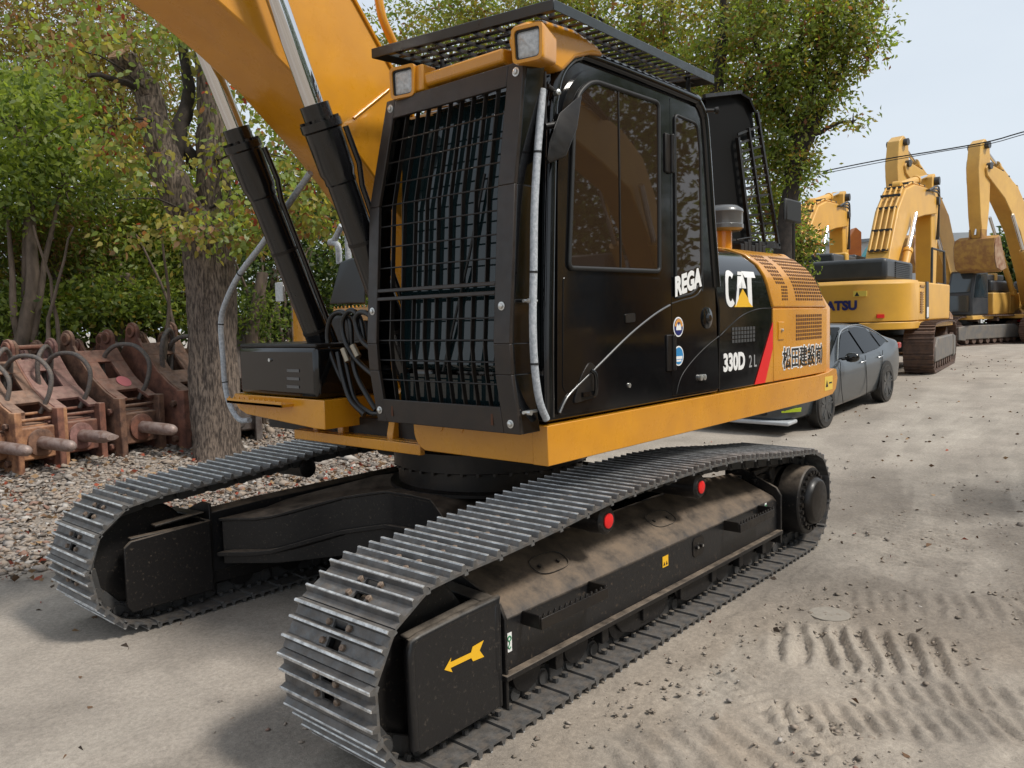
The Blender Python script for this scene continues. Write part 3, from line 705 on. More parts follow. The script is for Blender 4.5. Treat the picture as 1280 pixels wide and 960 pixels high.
hr_ = MB(); hr_.cyl(onp(880, 138, 1, 1.38), onp(880, 138, 1, 1.38) + Vector((-.05, .05, 0)), .01, n=8); hr_.lathe([(0, .02), (.02, .022), (.024, .01)], onp(880, 138, 1, 1.38) + Vector((-.05, .05, 0)), (-1, 1, 0), 12); hr_.build('cab_peg', BKM, CAB, smooth=40)
# white wrapped grab rail down the pillar
gr_ = MB()
wr = [onp(678, 112, 1, 1.44), onp(676, 140, 1, 1.445), onp(672, 190, 1, 1.45), onp(668, 260, 1, 1.45), onp(667, 340, 1, 1.45), onp(666, 400, 1, 1.45), onp(668, 455, 1, 1.445), onp(674, 500, 1, 1.44), onp(683, 524, 1, 1.43)]
gr_.tube(wr, .0185, 12, sub=5); g_o = gr_.build('grab_rail', WRAP, CAB, smooth=60)
for i in (2, 4, 6):
    tg = MB(); tg.cyl(wr[i]-Vector((0, 0, .005)), wr[i]+Vector((0, 0, .005)), .0205, n=12); tg.build('cable_tie', RUB, g_o)
for (a_, b_) in ((566, 0),): pass
stud = MB()
for py in (376, 516): 
    p = onp(654, py, 1, 1.41); stud.cyl(p, p + Vector((-.10, 0, 0)), .008, n=8); stud.lathe([(0, .012), (.02, .012)], onp(660, py, 1, 1.43), (0, 1, 0), 8)
stud.build('guard_stud', SIL, CAB)

# ---- decals on the cab side
text('cab_lettering', 'REGA', .155, WHT, CAB, (-.185, 1.4015, 1.985), (-1, 0, .215), (.10, 0, 1), .001, sx=.88, bold=.008, shear=.25)
def sticker(cx, cz, m_, m2, kind):
    b_ = MB(); 
    b_.lathe([(0, .062), (.001, .062)], (cx, 1.389, cz), (0, 1, 0), 32); o = b_.build('round_sticker', WHT, CAB)
    c_ = MB(); c_.lathe([(0, .053), (.001, .053)], (cx, 1.3905, cz), (0, 1, 0), 32); c_.build('sticker_print', m_, CAB)
    d = MB()
    if kind == 0:
        for k in range(7):
            a = R(20 + k*24); d.lathe([(0, .011), (.001, .011)], (cx + .040*math.cos(a), 1.392, cz + .040*math.sin(a)), (0, 1, 0), 8)
    else:
        d.bx(cx-.042, cx+.042, 1.391, 1.3925, cz-.020, cz-.002); d.bx(cx-.03, cx+.03, 1.391, 1.3925, cz-.036, cz-.024)
    d.build('sticker_mark', m2, CAB)
    if kind == 0:
        e = MB(); e.prism([(cx-.032, cz-.02), (cx+.032, cz-.02), (cx+.03, cz), (cx+.012, cz+.022), (cx, cz+.004), (cx-.015, cz+.022), (cx-.03, cz)], 1.391, 1.3925, lambda a, c, w_: (a, w_, c)); e.build('sticker_mark', WHT, CAB)
ORG = mat('orange_decal', (.75, .35, .08), .4)
sticker(-.245, 1.795, NAVY, ORG, 0); sticker(-.245, 1.615, BLUE, WHT, 1)

# ---- engine side: black panel with logo, yellow hood with grilles
ESD = empty('engine_side', (0, 0, 0)); ESD.parent = EX
prof_t = [(1.372, 1.345), (1.372, 1.90), (1.371, 1.98), (1.369, 2.08), (1.362, 2.14), (1.33, 2.22), (1.25, 2.30), (1.13, 2.35), (.98, 2.378), (.70, 2.388)]   # (y, z)
def wrap(x0, x1, pr, th, b_, x0t=None, x1t=None):
    x0t = x0 if x0t is None else x0t; x1t = x1 if x1t is None else x1t
    n = len(pr); zmin, zmax = 1.90, 2.385
    R0 = []; R1 = []
    A = []; B = []; C = []; D = []
    for (y, z) in pr:
        t = max(0, (z-zmin)/(zmax-zmin)); xa = x0 + (x0t-x0)*t; xb_ = x1 + (x1t-x1)*t
        A.append((xa, y, z)); B.append((xb_, y, z)); C.append((xb_, y-th, z-th*.6)); D.append((xa, y-th, z-th*.6))
    vs = A + B + C + D; fs = []
    for i in range(n-1):
        fs += [(i, i+1, n+i+1, n+i), (n+i, n+i+1, 2*n+i+1, 2*n+i), (2*n+i, 2*n+i+1, 3*n+i+1, 3*n+i), (3*n+i, 3*n+i+1, i+1, i)]
    fs += [(0, n, 2*n, 3*n), (n-1, 4*n-1, 3*n-1, 2*n-1)]
    b_.add(vs, fs)
b_ = MB(); wrap(-.835, -1.70, prof_t, .02, b_, -.70, -1.42); b_.build('black_side_cover', BK, ESD, bevel=.006, smooth=40)
# seams on the black cover
s_ = MB()
s_.tube([(x, 1.373, z) for x, z in [(-1.70, 1.905), (-1.45, 1.90), (-1.2, 1.86), (-1.0, 1.79), (-.84, 1.72)]], .004, 6, sub=4)
s_.tube([(x, 1.385, z) for x, z in [(-.80, 1.72), (-.62, 1.66), (-.42, 1.57), (-.28, 1.48), (-.22, 1.38)]], .004, 6, sub=4)
s_.build('panel_seam', RUB, ESD, smooth=60)
pf = MB(); pf.bx(-1.70, -.835, .5, 1.34, 1.33, 1.9); pf.bx(-2.85, -1.70, .5, 1.34, 1.33, 1.9)
pf.bx(-2.8, -.75, .2, 1.1, 1.88, 2.33); pf.build('engine_compartment', BKM, ESD)
b_ = MB(); prY = [(1.384, 1.915)] + [(y+.012, z+.008) for y, z in prof_t[2:]]
wrap(-1.712, -2.84, prY, .03, b_, -1.42, -2.30); hood = b_.build('yellow_hood', Y, ESD, bevel=.008, smooth=40)
b_ = MB(); b_.bx(-1.712, -2.84, 1.345, 1.380, 1.345, 1.903); cwp = b_.build('yellow_side_door', Y, ESD, bevel=.008)
def hpt(x, s, off=0):        # point on the curved hood, s = arc parameter by z
    zs = [z for y, z in prY]; ys = [y for y, z in prY]
    y = np.interp(s, zs, ys); t = max(0, (s-1.9)/(.485)); sh = .29*t
    i = np.interp(s+.01, zs, ys) - np.interp(s-.01, zs, ys); nrm = Vector((0, .02, -i)).normalized()
    return Vector((x, y, s)) + nrm*off
def hood_grille(xl, xr, zlo, zhi, nx, nz, par):
    # xl(z), xr(z) bounds; dark recess cells as slots (thin boxes 1.5mm proud, inset look)
    b_ = MB()
    for j in range(nz):
        za = zlo + (zhi-zlo)*j/nz; zb = za + (zhi-zlo)/nz*.66
        for i in range(nx):
            ta = i/nx; tb_ = ta + .66/nx
            pts = []
            for z in (za, zb):
                for t in (ta, tb_): pts.append(hpt(xl(z) + (xr(z)-xl(z))*t, z, .0015))
            b_.add([pts[0], pts[1], pts[3], pts[2]], [(0, 1, 2, 3)])
    return b_.build('grille', HOLE, par)
lerp = lambda a, c: (lambda z: a + (c-a)*ss((z-1.95)/.42))
hood_grille(lerp(-2.14, -1.86), lerp(-2.74, -2.38), 1.965, 2.318, 13, 13, hood)
hood_grille(lerp(-1.84, -1.52), lerp(-1.99, -1.77), 2.09, 2.318, 5, 8, hood)
hood_grille(lerp(-1.86, -1.80), lerp(-1.985, -1.92), 1.965, 2.085, 4, 5, hood)
b_ = MB()
for j in range(7):
    for i in range(13):
        xa = -2.15 - .575*i/13; za = 1.645 + .215*j/7; b_.add([(xa, 1.3815, za), (xa-.03, 1.3815, za), (xa-.03, 1.3815, za+.022), (xa, 1.3815, za+.022)], [(0, 1, 2, 3)])
b_.build('grille', HOLE, cwp)
b_ = MB()
for j in range(4):
    for i in range(8):
        xa = -1.02 - .385*i/8; za = 1.665 + .115*j/4; b_.add([(xa, 1.3745, za), (xa-.036, 1.3745, za), (xa-.036, 1.3745, za+.023), (xa, 1.3745, za+.023)], [(0, 1, 2, 3)])
b_.build('grille', mat('grille_rim', (.05, .05, .05), .5), ESD)
b_ = MB(); b_.bx(-1.79, -1.90, 1.378, 1.388, 1.66, 1.80); lb = b_.build('lock_plate', Y, ESD, bevel=.01)
b_ = MB(); b_.lathe([(0, .012), (.012, .012), (.016, .006)], (-1.845, 1.388, 1.735), (0, 1, 0), 12); b_.build('lock', SIL, lb)
# logo
logo = MB()
LY = lambda c: float(np.interp(c, [z for y, z in prof_t], [y for y, z in prof_t]))
def stroke(b, poly): b.prism(poly, .003, .006, lambda a, c, w_: (a, LY(c)+w_, c))
X0, Z0, W_, H_ = -.925, 1.92, .485, .245
def Lc(u, v): return (X0 - W_*u, Z0 + H_*v)
def glyph(polys):
    for p_ in polys: stroke(logo, [Lc(a, c) for a, c in p_])
# C
outer = [Lc(.15+.16*math.cos(t), .5 + .52*math.copysign(abs(math.sin(t))**.6, math.sin(t))) for t in np.linspace(R(42), R(318), 22)]
inner = [Lc(.15+.075*math.cos(t), .5 + .36*math.copysign(abs(math.sin(t))**.6, math.sin(t))) for t in np.linspace(R(318), R(42), 22)]
for i in range(21): stroke(logo, [outer[i], outer[i+1], inner[-2-i], inner[-1-i]])
glyph([[(.445, 1.0), (.60, 1.0), (.66, .52), (.525, .52), (.515, .72), (.50, .52), (.36, .52)]])     # A top
glyph([[(.36, .52), (.425, .52), (.40, .22), (.345, .10), (.315, .02), (.30, .0)]])
glyph([[(.58, 1.02), (1.0, 1.02), (1.0, .84), (.86, .84), (.86, .0), (.745, .12), (.715, .30), (.715, .84), (.64, .84)]])
logo.build('logo_lettering', WHT, ESD)
tri = MB(); stroke(tri, [Lc(.265, -.02), Lc(.88, -.02), Lc(.545, .50)]); tri.build('logo_triangle', YEL, ESD)
text('model_lettering', '330D', .165, WHT, ESD, (-.885, 1.3735, 1.478), (-1, 0, 0), (0, 0, 1), .001, sx=.92, bold=.007)
text('model_lettering', '2 L', .125, mat('grey_decal', (.33, .33, .33), .4), ESD, (-1.29, 1.3735, 1.48), (-1, 0, 0), (0, 0, 1), .001, sx=.85, bold=.001)
tri = MB(); stroke(tri, [(-1.705, 1.80), (-1.38, 1.348), (-1.565, 1.348), (-1.705, 1.60)]); tri.build('red_stripe', RED, ESD)
tri = MB(); stroke(tri, [(-1.705, 1.60), (-1.565, 1.348), (-1.705, 1.348)]); tri.build('yellow_stripe', Y, ESD)
t1 = text('owner_lettering', '松田建設㈲', .178, WHT, ESD, (-1.875, 1.3815, 1.445), (-1, 0, 0), (0, 0, 1), .0005, sx=.96, bold=.012)
t2 = text('owner_lettering', '松田建設㈲', .178, BLD, ESD, (-1.875, 1.3835, 1.445), (-1, 0, 0), (0, 0, 1), .0005, sx=.96, bold=.002)
b_ = MB(); b_.bx(-2.74, -2.93, 1.400, 1.4015, 1.19, 1.31); wl = b_.build('warning_label', mat('label_yellow', (.75, .52, .08), .4), EX)
b_ = MB(); b_.prism([(-2.76, 1.22), (-2.82, 1.22), (-2.79, 1.28)], 1.4015, 1.4025, lambda a, c, w_: (a, w_, c)); b_.bx(-2.84, -2.91, 1.4015, 1.4025, 1.245, 1.258); b_.build('label_symbol', BLD, wl)
# counterweight
cw = MB()
ring = []
def cwsec(z, k): return [(-2.845, 1.36*k, z), (-2.95, 1.365*k, z), (-3.06, 1.33*k, z), (-3.28, 1.1*k, z), (-3.38, .5*k, z), (-3.38, -.5*k, z), (-3.28, -1.1*k, z), (-3.06, -1.33*k, z), (-2.95, -1.365*k, z), (-2.845, -1.36*k, z)]
rr_ = []
for z, dx in ((1.34, .06), (1.36, .0), (1.9, 0), (2.02, .06), (2.2, .22), (2.32, .38), (2.36, .5)):
    rr_.append([(x+dx, y - (0 if z < 1.95 else math.copysign(max(0, (z-1.9))*.45, y)), zz) for x, y, zz in cwsec(z, 1)])
cw.loft(rr_); cw.build('counterweight', Y, EX, bevel=.01, smooth=40)
# engine deck hardware
hd = MB(); hd.bx(-2.7, -.75, -1.3, .95, 1.3, 2.33); hd.build('engine_hood', BKM, EX, bevel=.03)
pc = MB()
p = onp(903, 290, 1, .9)
pc.lathe([(0, .14), (.02, .165), (.05, .165), (.055, .16), (.14, .16), (.15, .165), (.17, .16), (.20, .12), (.205, 0)], (p.x, .9, 2.53), (0, 0, 1), 32)
pc.build('air_precleaner', mat('smoky_plastic', (.10, .10, .10), .3, coat=.4), EX, smooth=40)
pc = MB(); pc.cyl((p.x, .9, 2.3), (p.x, .9, 2.53), .075, n=20); pc.build('intake_pipe', Y, EX, smooth=40)
jk = MB()
for k in range(7): 
    x = p.x - .2 - .07*k; jk.bx(x-.03, x+.03, .82+.02*(k % 2), .98, 2.35, 2.44+.02*(k % 3))
jk.tube([(p.x-.15, .95, 2.47), (p.x-.5, .97, 2.5), (p.x-.75, .95, 2.36)], .008, 6, sub=4)
jk.build('engine_fitting', BKM, EX, bevel=.005)
# raised rear hood with the slatted edge, curved shell
MTB = mat('matt_black_lining', (.006, .006, .006), .8, spec=.12)
RH = MB()
yh = .62
hp = [onp(px, py, 1, yh) for px, py in ((880, 122), (905, 116), (925, 114), (938, 122), (946, 140), (957, 200), (966, 250), (974, 308))]
inn = [onp(px, py, 1, yh) for px, py in ((884, 130), (905, 124), (922, 124), (930, 131), (935, 146), (936, 160), (936, 160), (936, 160))]
# roof shell of the raised hood: sweep of the outer line back to a far side
shl = [h for h in hp]
far = [h + Vector((0, -.9, 0)) for h in hp]
vs = shl + far + [h + Vector((.02, -.9, -.02)) for h in hp] + [h + Vector((.02, 0, -.02)) for h in hp]
n = len(hp)
for i in range(n-1):
    pass
RH.add(vs[:2*n], [(i, i+1, n+i+1, n+i) for i in range(4)])
RH.add([v for v in shl] + [v + Vector((.025, 0, -.02)) for v in shl], [(i, i+1, n+i+1, n+i) for i in range(n-1)])
# inner wall (dark back panel) parallel to the side, further in
back = [onp(px, py, 1, yh-.05) for px, py in ((882, 124), (925, 118), (940, 140), (944, 175), (924, 175), (938, 312), (880, 312))]
RH.build('raised_hood', MTB, EX, smooth=30); RH = MB()
RH.add(back + [v + Vector((0, -.03, 0)) for v in back], [tuple(range(7)), tuple(range(7, 14))[::-1]] + [(i, (i+1) % 7, 7+(i+1) % 7, 7+i) for i in range(7)])
RH.build('hood_panel', MTB, EX, smooth=30)
rl = MB()
def rail(a, b_, wd): rl.bar(onp(*a, 1, yh), onp(*b_, 1, yh), wd, .03, up=(0, 1, 0))
rail((946, 140), (973, 308), .035); rail((922, 172), (938, 308), .04); rail((935, 160), (956, 306), .028); rail((880, 120), (926, 115), .03)
for k in range(13):
    t = k/12; a = (922+16*t, 168+135*t); b2 = (949+23*t, 158+145*t); rl.bar(onp(a[0], a[1], 1, yh), onp(b2[0], b2[1], 1, yh), .020, .012, up=(0, 1, 0))
rail((895, 300), (974, 308), .05)
rl.build('hood_slats', BKM, EX)
# rear mirror on a stalk
rm = MB(); a = onp(982, 247, 1, .75); c = onp(1001, 280, 1, .75); rm.bx(a.x, c.x, .72, .76, c.z, a.z); rm.build('rear_mirror', RUB, EX, bevel=.03, smooth=40)
rm = MB(); rm.tube([onp(992, 279, 1, .74), onp(992, 315, 1, .74) + Vector((0, 0, -.1))], .016, 8); rm.build('mirror_stalk', RUB, EX, smooth=40)

# ---- boom
BO = empty('boom', (0, 0, 0)); BO.parent = EX
low = [(.42, 1.78), (.60, 2.13), (.82, 2.455), (1.06, 2.73), (1.32, 2.985), (1.60, 3.22), (1.83, 3.375), (2.05, 3.495), (2.3, 3.61), (2.7, 3.76), (3.5, 3.92), (4.4, 3.95), (5.3, 3.8)]
upp = [(5.3, 4.35), (4.4, 4.72), (3.4, 4.85), (2.6, 4.75), (2.0, 4.45), (1.55, 4.12), (1.16, 3.72), (.90, 3.40), (.62, 2.95), (.25, 2.2), (.12, 1.85), (.15, 1.65), (.28, 1.55)]
b_ = MB(); b_.xz(low + upp, -.44, .10); b_.build('boom_box', Y, BO, bevel=.012, smooth=20)
b_ = MB()   # edge flanges (weld lips)
for yv in (-.445, .105):
    b_.tube([(x, yv, z) for x, z in upp[::-1]], .012, 6)
b_.build('boom_flange', Y, BO, smooth=60)
sw = MB(); sw.tube([onp(442, 148, 1, .103), onp(486, 112, 1, .103)], .009, 8); sw.build('weld_seam', Y, BO, smooth=60)
hp_ = MB(); hp_.tube([onp(472, -10, 1, .0), onp(478, 22, 1, .0), onp(490, 50, 1, .0), onp(500, 70, 1, .0)], .028, 10, sub=4); hp_.build('boom_pipe', Y, BO, smooth=60)
# pin
b_ = MB(); b_.cyl((2.36, -.68, 4.0), (2.36, .34, 4.0), .085, n=28); b_.build('boom_pin', BKM, BO, smooth=40)
for s, pts in ((-1, None), (1, None)):
    cy = -.17 + s*.39
    foot = Vector((.83, cy, 1.28))
    if s < 0: A = onp(302, 179, 1, cy); top = onp(244, 66, 1, cy)
    else: A = onp(400, 152, 1, cy); top = onp(336, 0, 1, cy)
    d = (A - foot).normalized(); Lt = (A-foot).length
    cyo = empty('boom_cylinder', (0, 0, 0)); cyo.parent = EX
    c = MB(); c.lathe([(-.09, .055), (-.07, .085), (.0, .088), (.10, .082), (.11, .082), (Lt-.34, .082), (Lt-.33, .088), (Lt-.30, .088), (Lt-.27, .100), (Lt-.05, .103), (Lt-.04, .114), (Lt-.0, .114), (Lt+.003, .08), (Lt+.09, .08), (Lt+.092, .058)], foot, d, 40)
    c.build('cylinder_tube', BKT, cyo, smooth=30)
    r_ = MB(); r_.cyl(foot + d*(Lt-.1), foot + d*(Lt+1.35), .055, n=40); r_.build('cylinder_rod', CHR, cyo, smooth=40)
    e_ = MB(); e_.cyl(foot + d*(Lt+1.40) - Vector((0, .05, 0)), foot + d*(Lt+1.40) + Vector((0, .05, 0)), .12, n=28); e_.build('rod_eye', Y, cyo, smooth=40)
    bb = MB()
    uu = d.orthogonal().normalized(); vv = d.cross(uu)
    for k in range(10):
        a = 2*math.pi*k/10; bb.lathe([(0, .013), (.015, .013)], foot + d*Lt + (uu*math.cos(a)+vv*math.sin(a))*.096, d, 8)
    bb.build('cap_bolt', BKM, cyo, smooth=30)
    pp = MB(); off = Vector((-.045, .100, .02)); pp.tube([foot + d*.25 + off, foot + d*(Lt-.38) + off, foot + d*(Lt-.26) + off*1.25, foot + d*(Lt-.06) + off*1.2], .016, 10); pp.build('oil_pipe', BKT, cyo, smooth=60)
    for t in (.32, .62): cl_ = MB(); cl_.lathe([(0, .086), (.02, .086)], foot + d*Lt*t, d, 24); cl_.build('clamp', BKM, cyo, smooth=40)
    pn = MB(); pn.cyl(foot - Vector((0, .14, 0)), foot + Vector((0, .14, 0)), .045, n=20); pn.build('foot_pin', BKM, cyo, smooth=40)
# hoses between the boom and the frame beside the cab
hs = [[(455, 520), (425, 470), (410, 430), (413, 398), (428, 390), (438, 405), (440, 440), (446, 470), (462, 500), (470, 512)],
      [(468, 470), (448, 452), (432, 428), (428, 402), (438, 388), (450, 398), (456, 430)],
      [(470, 440), (452, 425), (444, 400), (452, 390), (466, 398), (470, 420)],
      [(430, 440), (436, 470), (444, 500), (462, 516), (480, 516)],
      [(422, 440), (428, 470), (438, 500), (456, 518)]]
for i, h in enumerate(hs):
    b_ = MB(); b_.tube([onp(px, py, 0, 1.10 + .03*(i % 3)) for px, py in h], .0165, 10, sub=4); b_.build('hydraulic_hose', HOSE, EX, smooth=60)
ft = MB()
for (a_, c_) in (((429, 436), (435, 452)), ((441, 432), (448, 446))): ft.cyl(onp(*a_, 0, 1.15), onp(*c_, 0, 1.15), .021, n=10)
ft.build('hose_fitting', mat('brass_fitting', (.32, .27, .20), .35, metal=.8), EX, smooth=40)

# ---- right hand side: tool box, yellow ledge with step, white rails
BX_ = MB()
xf = 1.22
a = onp(297, 433, 0, xf); c = onp(394, 434, 0, xf); zb_ = onp(340, 495, 0, xf).z
BX_.bx(xf-.62, xf, a.y, c.y, zb_, a.z); tbx = BX_.build('tool_box', BK, EX, bevel=.035, smooth=30, seg=3)
b_ = MB(); b_.bx(xf-.66, xf-.01, a.y+.01, c.y-.01, a.z-.01, a.z+.018); b_.build('tool_box_lid', BKM, tbx, bevel=.01)
b_ = MB()
for py in (463, 473, 483):
    p0 = onp(359, py, 0, xf+.001); p1 = onp(374, py, 0, xf+.001); b_.xy(rnd([(p0.x, p0.y), (p0.x+.003, p0.y), (p1.x+.003, p1.y), (p1.x, p1.y)], 0), p0.z-.009, p0.z+.009)
b_.build('lid_slot', mat('slot_grey', (.10, .10, .10), .4), tbx)
b_ = MB(); p0 = onp(338, 450, 0, xf); b_.lathe([(0, .012), (.012, .012)], p0, (1, 0, 0), 10); b_.build('box_lock', SIL, tbx)
b_ = MB()
y0 = onp(293, 500, 0, xf).y; y1 = onp(393, 500, 0, xf).y; zt = zb_ - .004; zl = onp(385, 533, 0, xf).z
b_.yz([(y0, zt), (y1+.10, zt), (y1+.10, zl-.01), (y1-.0, zl-.01), (y0+.16, zl+.035), (y0+.05, zl+.07), (y0, zl+.12)], xf-.7, xf+.0)
led = b_.build('right_skirt', Y, EX, bevel=.02, smooth=30)
b_ = MB(); p0 = onp(296, 497, 0, xf); p1 = onp(370, 506, 0, xf)
b_.bx(xf, xf+.09, p0.y+.02, p1.y-.03, zt-.055, zt-.035); b_.bx(xf+.08, xf+.09, p0.y+.02, p1.y-.03, zt-.055, zt-.02)
for k in range(10): yv = p0.y+.04+(p1.y-p0.y-.1)*k/10; b_.prism([(yv, zt-.02), (yv+.022, zt-.02), (yv+.011, zt-.006)], xf+.08, xf+.09, lambda a_, c_, w_: (w_, a_, c_))
b_.build('front_step', Y, led, bevel=.002)
# rear right: dark filler hood, yellow steps
b_ = MB(); b_.loft([[onp(px, py, 0, .45+dx) for px, py in ((412, 380), (457, 380), (456, 330), (440, 322), (425, 328))] for dx in (0, -.5)])
b_.build('filler_hood', mat('satin_grey_black', (.020, .023, .026), .4), EX, bevel=.012, smooth=40)
b_ = MB(); p0 = onp(416, 375, 0, .5); p1 = onp(462, 390, 0, .5); b_.bx(.1, .5, p0.y, p1.y+.1, p1.z, p1.z+.035)
for k in range(12): yv = p0.y+(p1.y-p0.y+.1)*k/12; b_.prism([(yv, p1.z+.035), (yv+.024, p1.z+.035), (yv+.012, p1.z+.055)], .49, .5, lambda a_, c_, w_: (w_, a_, c_))
b_.bx(.1, .48, p0.y+.25, p1.y+.1, p1.z-.06, p1.z); b_.build('rear_step', Y, EX, bevel=.003)
b_ = MB(); b_.loft([[onp(px, py, 0, .35+dx) for px, py in ((366, 368), (378, 372), (404, 420), (404, 500), (368, 500))] for dx in (0, -.3)]); b_.build('tank_panel', Y, EX, bevel=.01)
b_ = MB(); q1 = onp(378, 400, 0, .33); q2 = onp(458, 392, 0, .33); b_.bx(-.45, .33, q1.y, q2.y, 1.2, q2.z); b_.build('fuel_tank', BKM, EX, bevel=.03)
for pts, m_ in (([(388, 216), (352, 268), (328, 305), (300, 342), (282, 378), (276, 405), (279, 450), (281, 478), (287, 505), (299, 524), (312, 525)], WRAP),):
    b_ = MB(); P_ = [onp(px, py, 0, 1.22) for px, py in pts]; b_.tube(P_, .020, 10, sub=4); ro_ = b_.build('grab_rail', m_, EX, smooth=60)
    for i in (3, 5, 7): t_ = MB(); t_.lathe([(-.004, .0225), (.004, .0225)], P_[i], (P_[i+1]-P_[i-1]), 12); t_.build('cable_tie', RUB, ro_)
for pts in ([(427, 282), (418, 300), (412, 303), (422, 306), (424, 330)], [(434, 285), (436, 330)]):
    b_ = MB(); b_.tube([onp(px, py, 0, .35) for px, py in pts], .024, 10, sub=3); b_.build('grab_rail', WRAP, EX, smooth=60)
b_ = MB(); p0 = onp(350, 365, 0, .9); b_.bx(p0.x-.01, p0.x+.01, p0.y-.05, p0.y+.05, p0.z-.07, p0.z+.07); ro_ = b_.build('right_mirror', LENS, EX, bevel=.006)
ro_.rotation_euler = (0, 0, 0)
b_ = MB(); b_.tube([onp(356, 356, 0, .9), onp(372, 352, 0, .85), onp(385, 360, 0, .8)], .008, 6); b_.build('mirror_bracket', BKM, EX)

# ============================================================ ground
def vnoise(x, y, s, seed=0):
    x = x/s; y = y/s; xi = np.floor(x).astype(int); yi = np.floor(y).astype(int); xf = x-xi; yf = y-yi
    def h(a, b):
        n = (a*374761393 + b*668265263 + seed*1442695041) & 0x7fffffff; n = (n ^ (n >> 13))*1274126177 & 0x7fffffff
        return ((n ^ (n >> 16)) & 0xffff)/65535.
    u = xf*xf*(3-2*xf); v = yf*yf*(3-2*yf)
    return (h(xi, yi)*(1-u)+h(xi+1, yi)*u)*(1-v) + (h(xi, yi+1)*(1-u)+h(xi+1, yi+1)*u)*v
def fbm(x, y, s, o=4, seed=0):
    r = 0; a = 1; t = 0
    for i in range(o): r = r + a*vnoise(x, y, s/2**i, seed+i); t += a; a *= .5
    return r/t
def axis(lo, hi, d, far, back):
    a = [lo]; x = lo; st = d
    while x > back: st *= 1.13; x -= st; a.append(x)
    a = a[::-1]; a += list(np.arange(lo+d, hi, d)); x = a[-1]; st = d
    while x < far: st *= 1.13; x += st; a.append(x)
    return np.array(a)
gx_ = axis(-4.5, 3.4, .021, 400, -500); gy_ = axis(.9, 4.1, .021, 400, -450)
GX, GY = np.meshgrid(gx_, gy_, indexing='ij')
def gravel_mask(x, y): return ss((-2.5 - y + .9*(fbm(x, y, 1.3, 3, 5)-.5)*2)/.8) * ss((9+x)/3.)
near = np.clip(1.2 - np.hypot(GX+.5, GY-.5)/12, 0, 1)
under = (np.abs(np.abs(GY)-1.295) < .42) & (np.abs(GX) < 2.4)
H = base_h(GX, GY) + near*(.030*(fbm(GX, GY, 1.1, 4, 1)-.5) + .012*(fbm(GX, GY, .12, 3, 9)-.5))
rough = ss((GY-1.0)/1.0)*ss((3.0-GX)/3.)      # churned dirt on the right
H = H + near*rough*(.045*(fbm(GX, GY, .35, 4, 21)-.5) + .022*(fbm(GX, GY, .09, 3, 71)-.5) + .012*(fbm(GX+GY*.6, GY, .045, 2, 91)-.5))
prints = [((-.30, 2.52), .40, .115, .55, .34, .040), ((.55, 2.05), 1.35, .07, .40, .16, .014), ((.35, 2.95), .62, .085, .75, .20, .022), ((-.2, 3.35), .55, .085, .9, .18, .022), ((.75, 2.55), -.5, .075, .5, .14, .020), ((1.25, 2.85), .9, .07, .4, .16, .018),
          ((1.15, 2.35), 1.0, .12, .55, .3, .018), ((-1.2, 2.55), .42, .10, .5, .25, .012), ((-1.5, 3.1), .42, .10, .6, .3, .012), ((-2.6, 2.2), 1.5, .09, .7, .22, .015), ((-3.4, 1.9), 1.4, .09, .9, .2, .012)]
for (c, ang, sp, wa, wb, dp) in prints:
    dx = GX-c[0]; dy = GY-c[1]; u = dx*math.cos(ang)+dy*math.sin(ang); v = -dx*math.sin(ang)+dy*math.cos(ang)
    v = v + .09*(fbm(GX, GY, .35, 3, 33)-.5) + .12*u*u; m = ss((wb-np.abs(u))/.12)*ss((wa-np.abs(v))/.15)
    st = np.abs(((v/sp) % 1)-.5)*2; st = ss((st-.32)/.22)
    H = H - m*dp*(st-.6)*(.55+.9*fbm(GX, GY, .15, 3, 41))*near
H = np.where(under, np.minimum(H, base_h(GX, GY)+.002), H)
nx_, ny_ = GX.shape
V = np.stack([GX, GY, H], 2).reshape(-1, 3)
idx = np.arange(nx_*ny_).reshape(nx_, ny_)
F = np.stack([idx[:-1, :-1], idx[1:, :-1], idx[1:, 1:], idx[:-1, 1:]], 2).reshape(-1, 4)
def npmesh(name, V, F, mats, mi=None, smooth=False, parent=None, k=4):
    me = bpy.data.meshes.new(name); me.vertices.add(len(V)); me.vertices.foreach_set('co', V.astype(np.float32).ravel())
    me.loops.add(F.size); me.loops.foreach_set('vertex_index', F.astype(np.int32).ravel())
    me.polygons.add(len(F)); me.polygons.foreach_set('loop_start', np.arange(0, F.size, F.shape[1], dtype=np.int32))
    for m in (mats if isinstance(mats, (list, tuple)) else [mats]): me.materials.append(m)
    if mi is not None: me.polygons.foreach_set('material_index', mi.astype(np.int32))
    if smooth: me.polygons.foreach_set('use_smooth', [True]*len(F))
    me.update(calc_edges=True); me.validate()
    o = bpy.data.objects.new(name, me); col.objects.link(o)
    if parent: o.parent = parent
    return o
gmt = bpy.data.materials.new('yard_ground'); gmt.use_nodes = True; nt = gmt.node_tree; b = nt.nodes['Principled BSDF']; L = nt.links.new
b.inputs['Roughness'].default_value = .93; b.inputs['Specular IOR Level'].default_value = .25
at_ = nt.nodes.new('ShaderNodeAttribute'); at_.attribute_name = 'tone'
tc = nt.nodes.new('ShaderNodeTexCoord')
def gn(sc, d, ro=.6):
    n = nt.nodes.new('ShaderNodeTexNoise'); n.inputs['Scale'].default_value = sc; n.inputs['Detail'].default_value = d; n.inputs['Roughness'].default_value = ro; L(tc.outputs['Object'], n.inputs['Vector']); return n.outputs[0]
def gr2(s, a, c, t0, t1):
    r = nt.nodes.new('ShaderNodeMapRange'); L(s, r.inputs[0]); r.inputs[1].default_value = a; r.inputs[2].default_value = c; r.inputs[3].default_value = t0; r.inputs[4].default_value = t1; return r.outputs[0]
